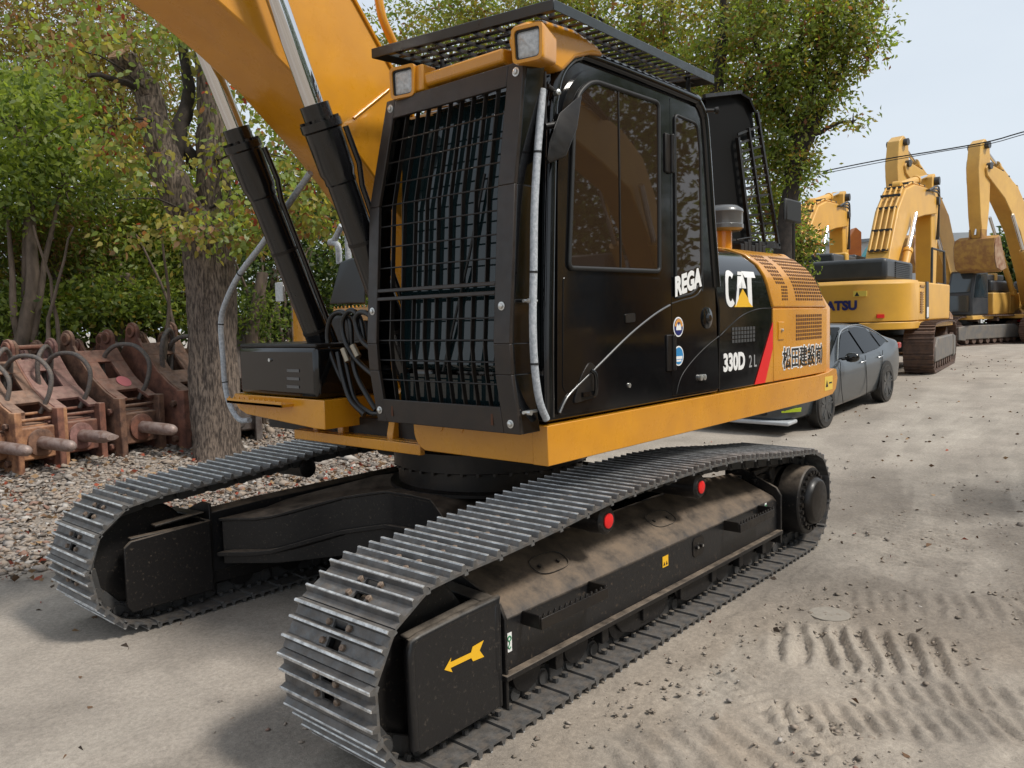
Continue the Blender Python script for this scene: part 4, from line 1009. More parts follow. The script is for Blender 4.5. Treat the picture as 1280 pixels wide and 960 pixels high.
def mulv(c_, f):
    m = nt.nodes.new('ShaderNodeVectorMath'); m.operation = 'SCALE'; L(c_, m.inputs[0]); L(f, m.inputs['Scale']); return m.outputs[0]
c_ = mulv(at_.outputs['Color'], gr2(gn(1.7, 8, .7), .3, .7, .82, 1.18))
c_ = mulv(c_, gr2(gn(38, 4, .7), .3, .7, .80, 1.20)); c_ = mulv(c_, gr2(gn(190, 2, .6), .35, .7, .86, 1.13))
vo = nt.nodes.new('ShaderNodeTexVoronoi'); vo.inputs['Scale'].default_value = 55; L(tc.outputs['Object'], vo.inputs['Vector'])
c_ = mulv(c_, gr2(vo.outputs['Distance'], .05, .16, .78, 1.0))
L(c_, b.inputs['Base Color'])
bp = nt.nodes.new('ShaderNodeBump'); bp.inputs['Strength'].default_value = .6; bp.inputs['Distance'].default_value = .013
ad = nt.nodes.new('ShaderNodeMath'); ad.operation = 'ADD'; L(gn(26, 8, .72), ad.inputs[0]); L(gr2(gn(140, 3, .6), 0, 1, 0, .35), ad.inputs[1]); L(ad.outputs[0], bp.inputs['Height']); L(bp.outputs[0], b.inputs['Normal'])
ground = npmesh('ground', V, F, gmt, smooth=True)
tag(ground, 'dusty grey concrete and dirt yard with tread prints in loose soil', None, kind='structure')
x, y = V[:, 0], V[:, 1]
conc = np.array([.325, .286, .244]); dirt = np.array([.285, .236, .186]); dark = np.array([.175, .153, .130]); grav = np.array([.27, .228, .192]); pale = np.array([.385, .345, .295])
T = np.ones((len(V), 3))*conc
def blend(T, c, m): return T*(1-m[:, None]) + c*m[:, None]
T = blend(T, dirt, ss((y-.9)/1.2)*ss((x+5.5)/3.5)*.9)
n1 = fbm(x, y, 1.6, 4, 3)
dc = G(1210, 640); T = blend(T, dark, ss(1.5 - np.hypot((x-dc.x)/3.8, (y-dc.y)/1.3)*1.0 + .9*(n1-.5))*.95)
T = blend(T, dark, ss(1.2 - np.hypot((x-.1)/1.2, (y-3.25)/.45) + 1.2*(n1-.5))*.4)
T = blend(T, pale, ss((fbm(x, y, 2.2, 4, 8)-.55)/.12)*.5)
T = blend(T, dark*1.25, ss((fbm(x, y*2.2, 1.5, 4, 18)-.60)/.1)*.35)
ur, vr = (x*.97+y*.24), (-x*.24+y*.97)
T = blend(T, dark*1.2, ss((fbm(ur*.18, vr*2.2, .8, 4, 101)-.55)/.15)*.30*ss((y+2)/2))
T = blend(T, pale, ss((fbm(ur*.15+9, vr*2.6, .8, 4, 111)-.58)/.12)*.35*ss((y+2)/2))
T = blend(T, grav, gravel_mask(x, y))
T = blend(T, dark*1.1, ss((fbm(x, y, .35, 4, 28)-.62)/.08)*.35)
ca = ground.data.color_attributes.new('tone', 'FLOAT_COLOR', 'POINT')
ca.data.foreach_set('color', np.concatenate([T, np.ones((len(T), 1))], 1).astype(np.float32).ravel())

def gh(x, y): return float(base_h(np.float64(x), np.float64(y)))
# stones: deformed octahedra, many
def stones(name, X, Yp, S, mats, probs, label=None):
    n = len(X); base = np.array([(1,0,0),(.3,.95,0),(-.8,.6,0),(-.8,-.6,0),(.3,-.95,0),(.2,.1,.75),(-.1,0,-.6)], float)
    faces = [(0,1,5),(1,2,5),(2,3,5),(3,4,5),(4,0,5),(1,0,6),(2,1,6),(3,2,6),(4,3,6),(0,4,6)]
    sc = S[:, None]*rng.uniform(.6, 1.3, (n, 3)); sc[:, 2] *= .6
    P = base[None]*(1+rng.uniform(-.25, .25, (n, 7, 3)))*sc[:, None]
    a = rng.uniform(0, 2*np.pi, n); tl = rng.normal(0, .35, n)
    c, s_ = np.cos(a), np.sin(a)
    y2 = P[..., 1]*np.cos(tl)[:, None] - P[..., 2]*np.sin(tl)[:, None]; z2 = P[..., 1]*np.sin(tl)[:, None] + P[..., 2]*np.cos(tl)[:, None]
    Q = np.stack([P[..., 0]*c[:, None] - y2*s_[:, None] + X[:, None], P[..., 0]*s_[:, None] + y2*c[:, None] + Yp[:, None], z2 + (base_h(X, Yp) + S*.25)[:, None]], 2)
    F = (np.array(faces)[None] + (np.arange(n)*7)[:, None, None]).reshape(-1, 3)
    mi = np.repeat(rng.choice(len(mats), n, p=probs), 10)
    o = npmesh(name, Q.reshape(-1, 3), F, mats, mi)
    return tag(o, label, None, kind='stuff')
SM = [mat('stone_%s' % n, c, .9, bump=.3, bscale=60) for n, c in (('grey', (.29, .255, .225)), ('buff', (.31, .25, .20)), ('dark', (.17, .145, .125)), ('pale', (.42, .385, .35)), ('brick', (.24, .145, .11)))]
N = 42000
X = rng.uniform(-7, 3.2, N*2); Yp = -2.2 - rng.gamma(1.9, 1.9, N*2)
m = (rng.uniform(0, 1, N*2) < gravel_mask(X, Yp)*.95+.01) & (Yp > -11); X, Yp = X[m][:N], Yp[m][:N]
stones('gravel', X, Yp, rng.gamma(1.8, .0085, len(X))+.008, SM, [.38, .32, .18, .06, .06], 'loose grey and buff crushed stone beside the road')
N = 11000
SO = [mat('soil_clod_%s' % n, c, .95, bump=.4, bscale=80) for n, c in (('tan', (.27, .22, .175)), ('brown', (.20, .165, .13)), ('pale', (.34, .29, .24)))]
X = rng.uniform(-5.5, 3.5, N); Yp = rng.uniform(1.6, 4.5, N); m = rng.uniform(0, 1, N) < np.clip((fbm(X, Yp, .45, 4, 177)-.42)*4, .06, 1)*np.clip((Yp-1.4)/.8, 0, 1); X, Yp = X[m], Yp[m]
ok = ~((np.abs(np.abs(Yp)-1.295) < .38) & (np.abs(X) < 2.45)); X, Yp = X[ok], Yp[ok]
stones('soil_clods', X, Yp, np.minimum(rng.gamma(1.5, .0036, len(X))+.003, .018), SO, [.45, .3, .25], 'crumbs and clods of dry soil thrown up beside the near track')
N = 1600
X = rng.uniform(-6, 3.5, N); Yp = rng.uniform(.2, 4.5, N); m = (rng.uniform(0, 1, N) < .25+.75*(fbm(X, Yp, .7, 3, 77) > .5)); X, Yp = X[m], Yp[m]
ok = ~((np.abs(np.abs(Yp)-1.295) < .36) & (np.abs(X) < 2.45)); X, Yp = X[ok], Yp[ok]
stones('pebbles', X, Yp, rng.gamma(1.6, .0035, len(X))+.003, SM, [.3, .35, .2, .1, .05], 'small pebbles and crumbs of soil on the yard')
# fallen leaves
LM = [mat('dead_leaf_%s' % n, c, .8) for n, c in (('brown', (.13, .07, .035)), ('dark', (.05, .032, .02)), ('tan', (.30, .19, .10)), ('red', (.28, .06, .03)))]
def leaf_quads(P, size, aspect=.5, tilt=1.0, hang=0., curl=.25, dirs=None, hexa=False):
    n = len(P)
    a = rng.uniform(0, 2*np.pi, n); ph = rng.normal(0, tilt, n) if dirs is None else None
    d = np.stack([np.cos(a)*1.0, np.sin(a), np.tan(np.clip(ph, -1.2, 1.2)) - hang], 1) if dirs is None else dirs + rng.normal(0, tilt, (n, 3))
    d /= np.linalg.norm(d, axis=1)[:, None]
    r = rng.normal(0, 1, (n, 3)); r[:, 2] = r[:, 2]*.5 ; s_ = np.cross(d, r); s_ /= np.linalg.norm(s_, axis=1)[:, None]+1e-9
    nn = np.cross(d, s_)
    L_ = size*rng.uniform(.6, 1.25, n)[:, None]; W_ = L_*aspect
    if hexa:
        pts = [P] + [P + d*L_*t + sg*s_*W_*wf + nn*L_*curl*up for t, sg, wf, up in ((.22, 1, .42, .15), (.58, 1, .42, .12))] + [P + d*L_ - nn*L_*curl*.4] + [P + d*L_*t + sg*s_*W_*wf + nn*L_*curl*up for t, sg, wf, up in ((.58, -1, .42, .12), (.22, -1, .42, .15))]
        return np.stack(pts, 1).reshape(-1, 3), np.arange(6*n).reshape(n, 6)
    v0 = P; v1 = P + d*L_*.45 + s_*W_*.5 + nn*L_*curl*.3; v2 = P + d*L_ - nn*L_*curl*.4; v3 = P + d*L_*.45 - s_*W_*.5 + nn*L_*curl*.3
    V = np.stack([v0, v1, v2, v3], 1).reshape(-1, 3); F = np.arange(4*n).reshape(n, 4); return V, F
N = 800; X = rng.uniform(-24, 3, N); Yp = rng.uniform(-5, 6, N)
P = np.stack([X, Yp, base_h(X, Yp)+.006], 1); V, F = leaf_quads(P, .055, .6, .12, curl=.3)
tag(npmesh('fallen_leaves', V, F, LM, rng.choice(4, len(F), p=[.45, .35, .15, .05])), 'dry brown leaves scattered over the yard', None, kind='stuff')
N = 2500; X = rng.uniform(-6, 2.5, N); Yp = -2.6-rng.gamma(1.6, 1.6, N)
P = np.stack([X, Yp, base_h(X, Yp)+.03], 1); V, F = leaf_quads(P, .07, .6, .3, curl=.4)
tag(npmesh('leaf_litter', V, F, LM, rng.choice(4, len(F), p=[.3, .2, .3, .2])), 'brown and red leaf litter on the gravel bank', None, kind='stuff')
# round patch in the dirt
p = G(1037, 768); b_ = MB(); b_.lathe([(0, .12), (.009, .12), (.0095, 0)], (p.x, p.y, gh(p.x, p.y)-.004), (0, 0, 1), 32)
tag(b_.build('manhole_cover', mat('dusty_cover', (.24, .215, .18), .9, c2=(.29, .26, .22), nscale=18, bump=.4, bscale=70), smooth=40), 'small round grey cover lying in the dirt right of the near track', 'cover')

# ============================================================ rusty hydraulic breakers
RU = [mat('rust_%s' % n, a, .85, c2=c, nscale=7, lo=.38, hi=.62, bump=.5, bscale=45, dust=(.34, .25, .20), dustlo=.1, dustamt=.6) for n, a, c in
      (('brown', (.22, .115, .072), (.085, .044, .030)), ('red', (.25, .105, .068), (.115, .050, .036)), ('orange', (.40, .20, .10), (.16, .070, .040)), ('pink', (.29, .15, .13), (.14, .068, .058)), ('grey', (.16, .14, .13), (.09, .065, .055)))]
CHI = mat('chisel_steel', (.33, .26, .235), .55, metal=.3, c2=(.20, .125, .10), nscale=12, bump=.3, bscale=50)
HG = mat('grey_hose_guard', (.085, .08, .08), .6, c2=(.15, .12, .10), nscale=30, bump=1.0, bscale=60)
def breaker(px, py, m1, m2, label, sc=1.0, rz=0.0, hose=1, flat=0, ch=.16, pos=None, chis=.62):
    p = G(px, py) if pos is None else pos
    root = empty('hydraulic_breaker', (p.x, p.y, gh(p.x, p.y)), R(90)+rz, label, 'breaker', 'rusty hydraulic breakers parked in a row'); root.scale = (sc*.92,)*3
    hw = .30
    side = [(0, .0), (0, .70), (-.06, .74), (-.26, .84), (-.48, 1.0), (-.68, 1.22), (-.84, 1.44)] + [(-.96 + .12*math.cos(R(a)), 1.53 + .12*math.sin(R(a))) for a in range(0, 181, 30)] + [(-1.12, 1.36), (-1.30, 1.15)] + \
           [(-1.62 + .11*math.cos(R(a)), 1.42 + .11*math.sin(R(a))) for a in range(20, 201, 30)] + [(-1.95, 1.1), (-1.9, .3), (-1.5, .05), (-.5, .0)]
    for s in (-1, 1):
        b_ = MB(); b_.xz(side, s*hw-.022, s*hw+.022); 
        for (ex, ez) in ((-.96, 1.53), (-1.62, 1.42)): b_.cyl((ex, s*hw-.05, ez), (ex, s*hw+.05, ez), .085, n=20)
        b_.build('side_plate', m1 if s > 0 else m2, root, bevel=.008, smooth=35)
        e_ = MB()
        for (ex, ez) in ((-.96, 1.53), (-1.62, 1.42)): e_.cyl((ex, s*hw-.053, ez), (ex, s*hw+.053, ez), .048, n=16)
        e_.build('pin_hole', HOLE, root)
        t_ = MB()
        for (bx_, bz_) in ((-.16, .58), (-.16, .12), (-.42, .62), (-.42, .14), (-.9, .16), (-1.3, .2)): t_.lathe([(0, .045), (.05, .045), (.055, .03)], (bx_, s*(hw+.02), bz_), (0, s, 0), 6)
        t_.build('plate_bolts', m1, root)
        f_ = MB(); f_.bx(-.10, .035, s*hw-.045, s*hw+.045, -.02, .76); f_.build('front_post', m2, root, bevel=.012)
    # curved top web plate between the side plates with oval openings (cross ribs)
    t_ = MB()
    prof = [(-.05, .73), (-.26, .83), (-.48, .98), (-.68, 1.20), (-.80, 1.36)]
    n_ = len(prof)
    for (i0, i1, inner) in ((0, 1, .16), (1, 2, 0), (2, 3, .10), (3, 4, 0)):
        a, c = prof[i0], prof[i1]; d = Vector((c[0]-a[0], 0, c[1]-a[1])); nrm = Vector((d.z, 0, -d.x)).normalized()*.022
        spans = [(-hw, hw)] if inner == 0 else [(-hw, -hw+.30-inner), (hw-.30+inner, hw)]
        for y0, y1 in spans:
            P = [Vector((a[0], y0, a[1])), Vector((c[0], y0, c[1])), Vector((c[0], y1, c[1])), Vector((a[0], y1, a[1]))]
            t_.hexa([q + nrm for q in P] + [q - nrm for q in P])
    t_.build('web_plate', m1, root, bevel=.006)
    c_ = MB(); c_.bx(-1.8, -.12, -hw+.06, hw-.06, .12, .58); c_.bx(-.14, -.03, -hw+.03, hw-.03, .14, .55); c_.build('breaker_body', m2, root, bevel=.02)
    for rx_, rz_, rr_ in ((-.10, .64, .022), (-.3, .70, .02)) + (((-.96, 1.53, .035),) if flat else ()):
        r_ = MB(); r_.cyl((rx_, -hw, rz_), (rx_, hw, rz_), rr_, n=12); r_.build('cross_rod', m2, root, smooth=40)
    k_ = MB(); k_.lathe([(0, .175), (.03, .175), (.04, .15), (.04, .10)], (-.03, 0, .35), (1, 0, 0), 28); k_.build('tool_bushing', m1, root, smooth=40)
    if chis:
        k_ = MB()
        if flat: k_.lathe([(0, .078), (.02, .082), (chis*.72, .082)], (0, 0, .35), (1, 0, 0), 24); k_.loft([[(chis*.72, .082*math.cos(t), .35+.082*math.sin(t)) for t in np.linspace(0, 2*math.pi, 12, endpoint=False)], [(chis, .09*math.cos(t), .35+.035*math.sin(t)) for t in np.linspace(0, 2*math.pi, 12, endpoint=False)]])
        else: k_.lathe([(0, .078), (.02, .080), (chis*.75, .078), (chis*.9, .070), (chis*.97, .05), (chis, .02)], (0, 0, .35), (1, 0, -.04), 24)
        k_.build('chisel', CHI, root, smooth=40)
    for h in range(hose):
        s = -1 if h % 2 else 1
        b_ = MB(); pts = [(-.25, s*.17, .70), (-.12, s*.22, .95), (-.10, s*.24, 1.22), (-.28, s*.18, 1.42), (-.55, s*.08, 1.42), (-.75, s*.04, 1.22), (-.80, s*.1, .9)]
        if h == 1: pts = [(-.55, -.17, .95), (-.50, -.22, 1.2), (-.48, -.20, 1.42), (-.55, -.05, 1.54), (-.65, .08, 1.44), (-.7, .10, 1.2), (-.7, .05, .9)]
        if h == 2: pts = [(-.2, .22, .72), (-.10, .38, 1.0), (-.15, .40, 1.25), (-.45, .32, 1.35)]
        b_.tube(pts, .030, 8, sub=6); b_.build('breaker_hose', HG, root, smooth=60)
    return root
breaker(55, 587, RU[0], RU[2], 'rust brown breaker with a rounded chisel, leftmost whole one of the row', hose=2, rz=R(15))
breaker(105, 577, RU[3], RU[1], 'pinkish breaker with a flat ended pale chisel', hose=2, flat=1, rz=R(15), chis=.6)
breaker(180, 566, RU[1], RU[0], 'red brown breaker with a tapered chisel and a pink disc on its web', hose=1, rz=R(15), sc=1.06)
breaker(258, 556, RU[0], RU[1], 'tall dark rusty breaker half hidden by the tree trunk', hose=2, rz=R(12), sc=1.12, chis=0)
breaker(2, 592, RU[2], RU[0], 'rusty breaker cut by the left edge of the picture', hose=1, rz=R(15), sc=.95)
for px, py, lb, m_, sc, dep in ((66, 545, 'rusty breaker standing behind the leftmost whole one', 1, 1.0, 1.4), (150, 535, 'rusty breaker behind the pinkish and red brown ones', 0, 1.05, 1.3), (205, 532, 'rusty breaker behind the red brown one with the pink disc', 2, 1.02, 1.2),
                       (232, 530, 'rusty breaker just left of the tree trunk, at the back', 0, 1.0, 1.6), (372, 545, 'brown breaker seen behind the black tool box', 2, 1.0, 1.8)):
    p = G(px, py+25); p.y -= dep; breaker(0, 0, RU[m_], RU[0], lb, hose=1 if px < 300 else 0, pos=p, sc=sc, chis=.3, rz=R(14))
p = G(320, 560); p.y -= .5; bk = breaker(0, 0, RU[4], RU[4], 'grey steel breaker bracket just right of the tree trunk', hose=0, pos=p, sc=1.12, chis=0, rz=R(-22))
pk = bpy.data.objects
b_ = MB(); q = G(186, 566); 
pd_ = MB(); pd_.lathe([(0, .10), (.006, .10)], (-.37, .05, .945), (.65, 0, .75), 24)
bks = [o for o in bpy.data.objects if o.get('label', '').startswith('red brown breaker')][0]
pd_.build('painted_disc', mat('pink_paint', (.55, .16, .17), .7), bks)

# ============================================================ trees
BARK = mat('grey_brown_bark', (.185, .142, .112), .9, c2=(.045, .033, .026), nscale=46, lo=.40, hi=.60, bump=1.0, bscale=44, stretch=(1, 1, .20), detail=4)
BARK2 = mat('pale_branch_bark', (.17, .125, .095), .9, c2=(.08, .06, .045), nscale=10, bump=.6, bscale=30, stretch=(1, 1, .3))
BARKD = mat('dark_limb_bark', (.055, .042, .034), .9, c2=(.025, .02, .017), nscale=12, bump=.6, bscale=30)
def leafmat(name, c, tr=.55):
    m = bpy.data.materials.new(name); m.use_nodes = True; nt = m.node_tree; b = nt.nodes['Principled BSDF']
    b.inputs['Base Color'].default_value = (*c, 1); b.inputs['Roughness'].default_value = .45; b.inputs['Specular IOR Level'].default_value = .5
    t = nt.nodes.new('ShaderNodeBsdfTranslucent'); t.inputs[0].default_value = (c[0]*1.3, c[1]*1.35, c[2]*.8, 1)
    mx = nt.nodes.new('ShaderNodeMixShader'); mx.inputs[0].default_value = tr
    nt.links.new(b.outputs[0], mx.inputs[1]); nt.links.new(t.outputs[0], mx.inputs[2]); nt.links.new(mx.outputs[0], nt.nodes['Material Output'].inputs[0]); return m
LF = {k: leafmat('leaf_'+k, c) for k, c in dict(bright=(.28, .34, .055), green=(.16, .215, .042), deep=(.080, .125, .032), dark=(.045, .075, .024), yellow=(.36, .31, .07), olive=(.22, .21, .055), brown=(.24, .135, .06), rust=(.33, .14, .06), red=(.34, .055, .035), tan=(.33, .20, .11), pale=(.24, .31, .09), gold=(.34, .26, .05)).items()}
def leaves_from_blobs(blobs, leaf, per, aspect=.45, spread=.16, tilt=.7, hang=.25, hexa=False):
    """blobs: (centre, radii(3), clusters); leaves sit in tufts round each cluster point"""
    C = []
    for c, r, n in blobs:
        q = rng.normal(0, 1, (n, 3)); q /= np.linalg.norm(q, axis=1)[:, None]; q *= rng.uniform(.25, 1.0, n)[:, None]**.5
        q = q*(1 + .35*(vnoise(q[:, 0]*2+c[0], q[:, 1]*2+q[:, 2]*2, .8, 3)[:, None]-.5))
        C.append(np.array(c) + q*np.array(r))
    C = np.concatenate(C); n = len(C)
    P = np.repeat(C, per, 0); off = rng.normal(0, spread, P.shape); off[:, 2] *= .6
    d = off/np.linalg.norm(off, axis=1)[:, None]; d[:, 2] -= hang
    return leaf_quads(P + off, leaf, aspect, tilt, dirs=d*.9, hexa=hexa)
def pb(px, py, rx, ry, D, rd, n):     # blob by its place in the photograph, at distance D
    c = at(px, py, D); s = D/FPX*1.05
    return (np.array(c), (rx*s*.85 + .1, rx*s*.85*.5 + rd, ry*s), n)
def crown(root, blobs, leaf, per, pal, **kw):
    V, F = leaves_from_blobs(blobs, leaf, per, **kw)
    ks = list(pal); pr = np.array([pal[k] for k in ks], float); pr /= pr.sum()
    # whole tufts share a tone
    nt_ = len(F)//per; tuft = rng.choice(len(ks), nt_, p=pr); mi = np.repeat(tuft, per); sw_ = rng.uniform(0, 1, len(F)) < .45; mi = np.where(sw_, rng.choice(len(ks), len(F), p=pr), mi)
    return npmesh('crown', V, F, [LF[k] for k in ks], mi, parent=root)
def limb(b_, pts, rs, n=12, sub=5, wob=.010):
    P = smooth_path([Vector(p) for p in pts], sub); P = [p + Vector(rng.normal(0, wob, 3)) if 0 < i < len(P)-1 else p for i, p in enumerate(P)]
    b_.tube(P, rs, n)
def tree(name, label, cat, base, limbs, blobs, leaf, per, pal, barkm, group=None, **kw):
    root = empty(name, (0, 0, 0), 0, label, cat, group)
    b_ = MB()
    for pts, rs in limbs: limb(b_, pts, rs)
    if leaf < .14:
        for c, r, n in blobs:
            for k in range(7):
                q = Vector(np.clip(rng.normal(0, .5, 3), -.9, .9)*np.array(r)); c0 = Vector(c) + Vector((0, 0, -r[2]*.5)); b_.tube([c0, c0 + q*.5 + Vector((0, 0, r[2]*.3)), Vector(c) + q*.9], [.022, .012, .004], 4, sub=3)
    b_.build('trunk', barkm, root, smooth=60)
    crown(root, blobs, leaf, per, pal, **kw)
    return root
# the big gnarled tree by the breakers
D = math.hypot(*(G(272, 570)-Vector(CAM)).xy)
root = empty('gnarled_tree', (0, 0, 0), 0, 'big forked tree with rough grey bark and a sawn off limb beside the far track', 'tree')
def tr(px, py, dd=0): return at(px, py, D+dd)
# trunk surface with bark ridges
pts = [tr(275, 580), tr(271, 560), tr(270, 500), tr(267, 430), tr(264, 360), tr(258, 310), tr(250, 285)]
P = smooth_path(pts, 14); nseg = 72; vs = []; 
radii = np.interp(np.linspace(0, 1, len(P)), [0, .06, .2, .5, .85, 1], [.40, .345, .295, .285, .30, .27])
for i, p_ in enumerate(P):
    for k in range(nseg):
        a = 2*math.pi*k/nseg
        u = np.array([a*3.2]); ridge = float(fbm(np.array([a*2.2+5]), np.array([p_.z*1.1]), .16, 3, 4)[0])
        r_ = radii[i]*(1 + .08*math.sin(3*a+p_.z*2) + .05*math.sin(5*a-p_.z*3)) + .05*(ridge-.5) + (.10*max(0, math.cos(4*a))*max(0, 1-i/10))
        vs.append((p_.x + r_*math.cos(a), p_.y + r_*math.sin(a), p_.z))
n_ = len(P); b_ = MB()
b_.add(vs, [(i*nseg+k, i*nseg+(k+1) % nseg, (i+1)*nseg+(k+1) % nseg, (i+1)*nseg+k) for i in range(n_-1) for k in range(nseg)])
trunk = b_.build('trunk', BARK, root, smooth=80)
b_ = MB()
limb(b_, [tr(256, 315), tr(243, 280), tr(222, 245), tr(207, 205), tr(196, 160), tr(186, 120), tr(168, 92), tr(152, 70, -.1)], [.24, .22, .21, .20, .18, .16, .14, .15], 20, 5, .012)
b_.build('limb', BARK, root, smooth=70)
b_ = MB(); limb(b_, [tr(262, 320, .1), tr(270, 280, .1), tr(268, 220, .1), tr(266, 140, .1), tr(262, 60, .1), tr(262, -60, .1), tr(240, -200, .1)], [.23, .22, .21, .19, .18, .16, .12], 20, 5, .012); b_.build('limb', BARK, root, smooth=70)
b_ = MB(); limb(b_, [tr(212, 215, .1), tr(225, 160, .2), tr(236, 120, .3), tr(228, 60, .4), tr(215, 0, .5)], [.13, .11, .08, .06, .04], 10); limb(b_, [tr(245, 205, .2), tr(225, 175, .2), tr(212, 168, .2)], [.1, .07, .05], 8)
limb(b_, [tr(262, 110), tr(300, 70), tr(350, 40), tr(420, 10)], [.1, .07, .05, .03], 8); limb(b_, [tr(186, 120), tr(150, 100, -.2), tr(110, 95, -.3)], [.06, .04, .02], 8); b_.build('branch', BARKD, root, smooth=60)
b_ = MB(); q = tr(150, 66, -.12); b_.lathe([(0, .145), (.012, .15), (.014, .0)], q, (tr(140, 50, -.2)-tr(168, 92)), 20); b_.build('sawn_end', mat('cut_wood', (.38, .24, .13), .8, c2=(.22, .12, .07), nscale=20), root)
b_ = MB(); q = tr(246, 424, -.165); b_.lathe([(0, .055), (.012, .04), (.014, 0)], q, Vector(CAM)-q+Vector((3, 0, 0)), 9); b_.build('bark_wound', mat('raw_wood', (.33, .10, .04), .8, c2=(.14, .06, .04), nscale=18), root)
# twigs carrying the leaves
for (x0, y0, x1, y1) in ((255, 300, 190, 290), (262, 300, 340, 290), (262, 260, 330, 250), (330, 250, 400, 230), (240, 270, 150, 250), (270, 200, 360, 200), (200, 150, 120, 170), (190, 120, 90, 60), (262, 60, 190, 20), (330, 250, 440, 270)):
    tw = MB(); limb(tw, [tr(x0, y0, -.1), tr((x0+x1)/2, (y0+y1)/2-12, -.35), tr(x1, y1, -.5)], [.02, .012, .005], 6, 4, .01); tw.build('twig', BARKD, root)

bl = [pb(300, 285, 65, 26, D-.5, .4, 34), pb(235, 285, 40, 20, D-.6, .3, 16), pb(350, 245, 60, 40, D-.3, .5, 40), pb(415, 265, 50, 40, D-.2, .5, 30), pb(285, 205, 30, 30, D-.5, .3, 10), pb(140, 165, 45, 35, D-.3, .4, 22), pb(160, 215, 35, 25, D-.5, .4, 8),
      pb(290, 140, 45, 30, D-.2, .5, 12), pb(225, 60, 50, 35, D-.5, .6, 20), pb(110, 60, 60, 50, D-.3, .7, 30), pb(330, 190, 60, 40, D, .5, 28), pb(250, 20, 90, 50, D, .8, 40), pb(60, 10, 70, 60, D, .8, 22), pb(400, 180, 60, 60, D+.4, .6, 30), pb(175, 290, 20, 14, D-.5, .3, 4)]
crown(root, bl, .092, 18, dict(yellow=.26, pale=.30, olive=.18, bright=.16, red=.025, tan=.05, rust=.045), aspect=.62, spread=.14, tilt=.45, hang=.7, hexa=True)
# the thicket behind
def ever(label, cx, D_, base_py, blobs, pal, leaf=.10, per=15, name='broadleaf_tree', cat='tree', **kw):
    b0 = G(cx, base_py) ; b0 = at(cx, 415, D_); b0.z = gh(b0.x, b0.y) - .05
    top = blobs[0]
    lims = [([b0, b0 + Vector((.1, .1, 1.2)), b0 + Vector((-.1, .2, 2.4)), Vector(top[0])], [.12, .10, .08, .03])]
    for bb in blobs[1:6]: lims.append(([b0 + Vector((.05, .05, .9)), (b0 + Vector(bb[0]))/2 + Vector((.1, .1, .3)), Vector(bb[0])], [.06, .045, .015]))
    return tree(name, label, cat, b0, lims, blobs, leaf, per, pal, BARK2, 'trees and shrubs behind the breakers' , **kw)
ever('bright green tree at the left edge, its crown over the wall', 30, 13.0, 420, [pb(30, 160, 70, 55, 13, 1.0, 230), pb(80, 215, 60, 40, 13, .8, 120), pb(10, 240, 40, 40, 13, .8, 110), pb(40, 120, 40, 35, 13.3, .6, 90)], dict(bright=.45, green=.3, pale=.15, deep=.1), leaf=.11)
ever('brown and olive tinted tree in the upper left with feathery foliage', 70, 15.5, 420, [pb(90, 40, 110, 60, 15.5, 1.4, 560), pb(40, 100, 90, 60, 15.5, 1.2, 400), pb(150, 110, 70, 60, 15, 1, 320), pb(30, -60, 100, 60, 15.5, 1.4, 160), pb(170, -40, 90, 60, 15.5, 1.4, 160), pb(110, 190, 60, 40, 15, .9, 120)], dict(brown=.30, olive=.28, rust=.08, gold=.26, green=.12), leaf=.10, per=18, aspect=.28, spread=.20)
ever('brownish leaning tree under the bright green one at left', 60, 14.2, 420, [pb(60, 290, 50, 40, 14.2, .6, 170), pb(20, 310, 45, 40, 14.2, .6, 130), pb(90, 330, 50, 30, 14.2, .6, 90)], dict(brown=.25, olive=.35, green=.3, rust=.1), leaf=.095, aspect=.32)
ever('deep green evergreen left of the forked tree', 150, 14.8, 420, [pb(150, 250, 70, 50, 14.8, 1, 220), pb(120, 310, 70, 50, 14.8, 1, 190), pb(190, 310, 60, 50, 14.8, 1, 190), pb(160, 360, 90, 40, 14.8, .9, 260), pb(100, 370, 60, 35, 14.8, .8, 140)], dict(green=.34, deep=.16, bright=.28, olive=.16, gold=.06), leaf=.11)
ever('mid green shrub tree with yellowish tips behind the forked tree', 215, 14.2, 420, [pb(215, 330, 55, 45, 14.2, .7, 230), pb(185, 370, 60, 30, 14.2, .6, 170), pb(230, 260, 50, 50, 14.2, .8, 170)], dict(green=.32, bright=.3, olive=.22, gold=.08, deep=.1), leaf=.10)
ever('dark evergreen between the forked tree and the boom cylinders', 330, 14.5, 420, [pb(340, 340, 90, 60, 14.5, 1.1, 330), pb(400, 290, 80, 60, 14.5, 1.1, 280), pb(330, 240, 80, 60, 15, 1.1, 240), pb(430, 360, 70, 50, 14.5, 1, 200), pb(380, 408, 90, 22, 14.5, .8, 240), pb(300, 420, 60, 18, 15.5, .6, 140), pb(450, 220, 70, 60, 15, 1.1, 150)], dict(dark=.3, deep=.42, green=.2, olive=.08), leaf=.10)
ever('small round green bush right of the forked tree', 315, 12.6, 420, [pb(316, 395, 24, 28, 12.6, .35, 90)], dict(green=.5, bright=.2, deep=.3), leaf=.08, name='round_bush', cat='bush')
ever('laurel bush with yellow green leaves behind the leftmost breakers', 30, 13.7, 430, [pb(25, 385, 55, 26, 13.6, .5, 170), pb(60, 410, 40, 20, 13.6, .5, 70)], dict(bright=.35, green=.3, pale=.2, deep=.15), leaf=.11, name='laurel_bush', cat='bush')
ever('laurel bush with pale leaves behind the middle of the breaker row', 150, 13.7, 430, [pb(130, 380, 50, 30, 13.6, .5, 150), pb(190, 380, 50, 30, 13.6, .5, 170)], dict(bright=.25, green=.35, pale=.15, gold=.1, deep=.15), leaf=.11, name='laurel_bush', cat='bush')
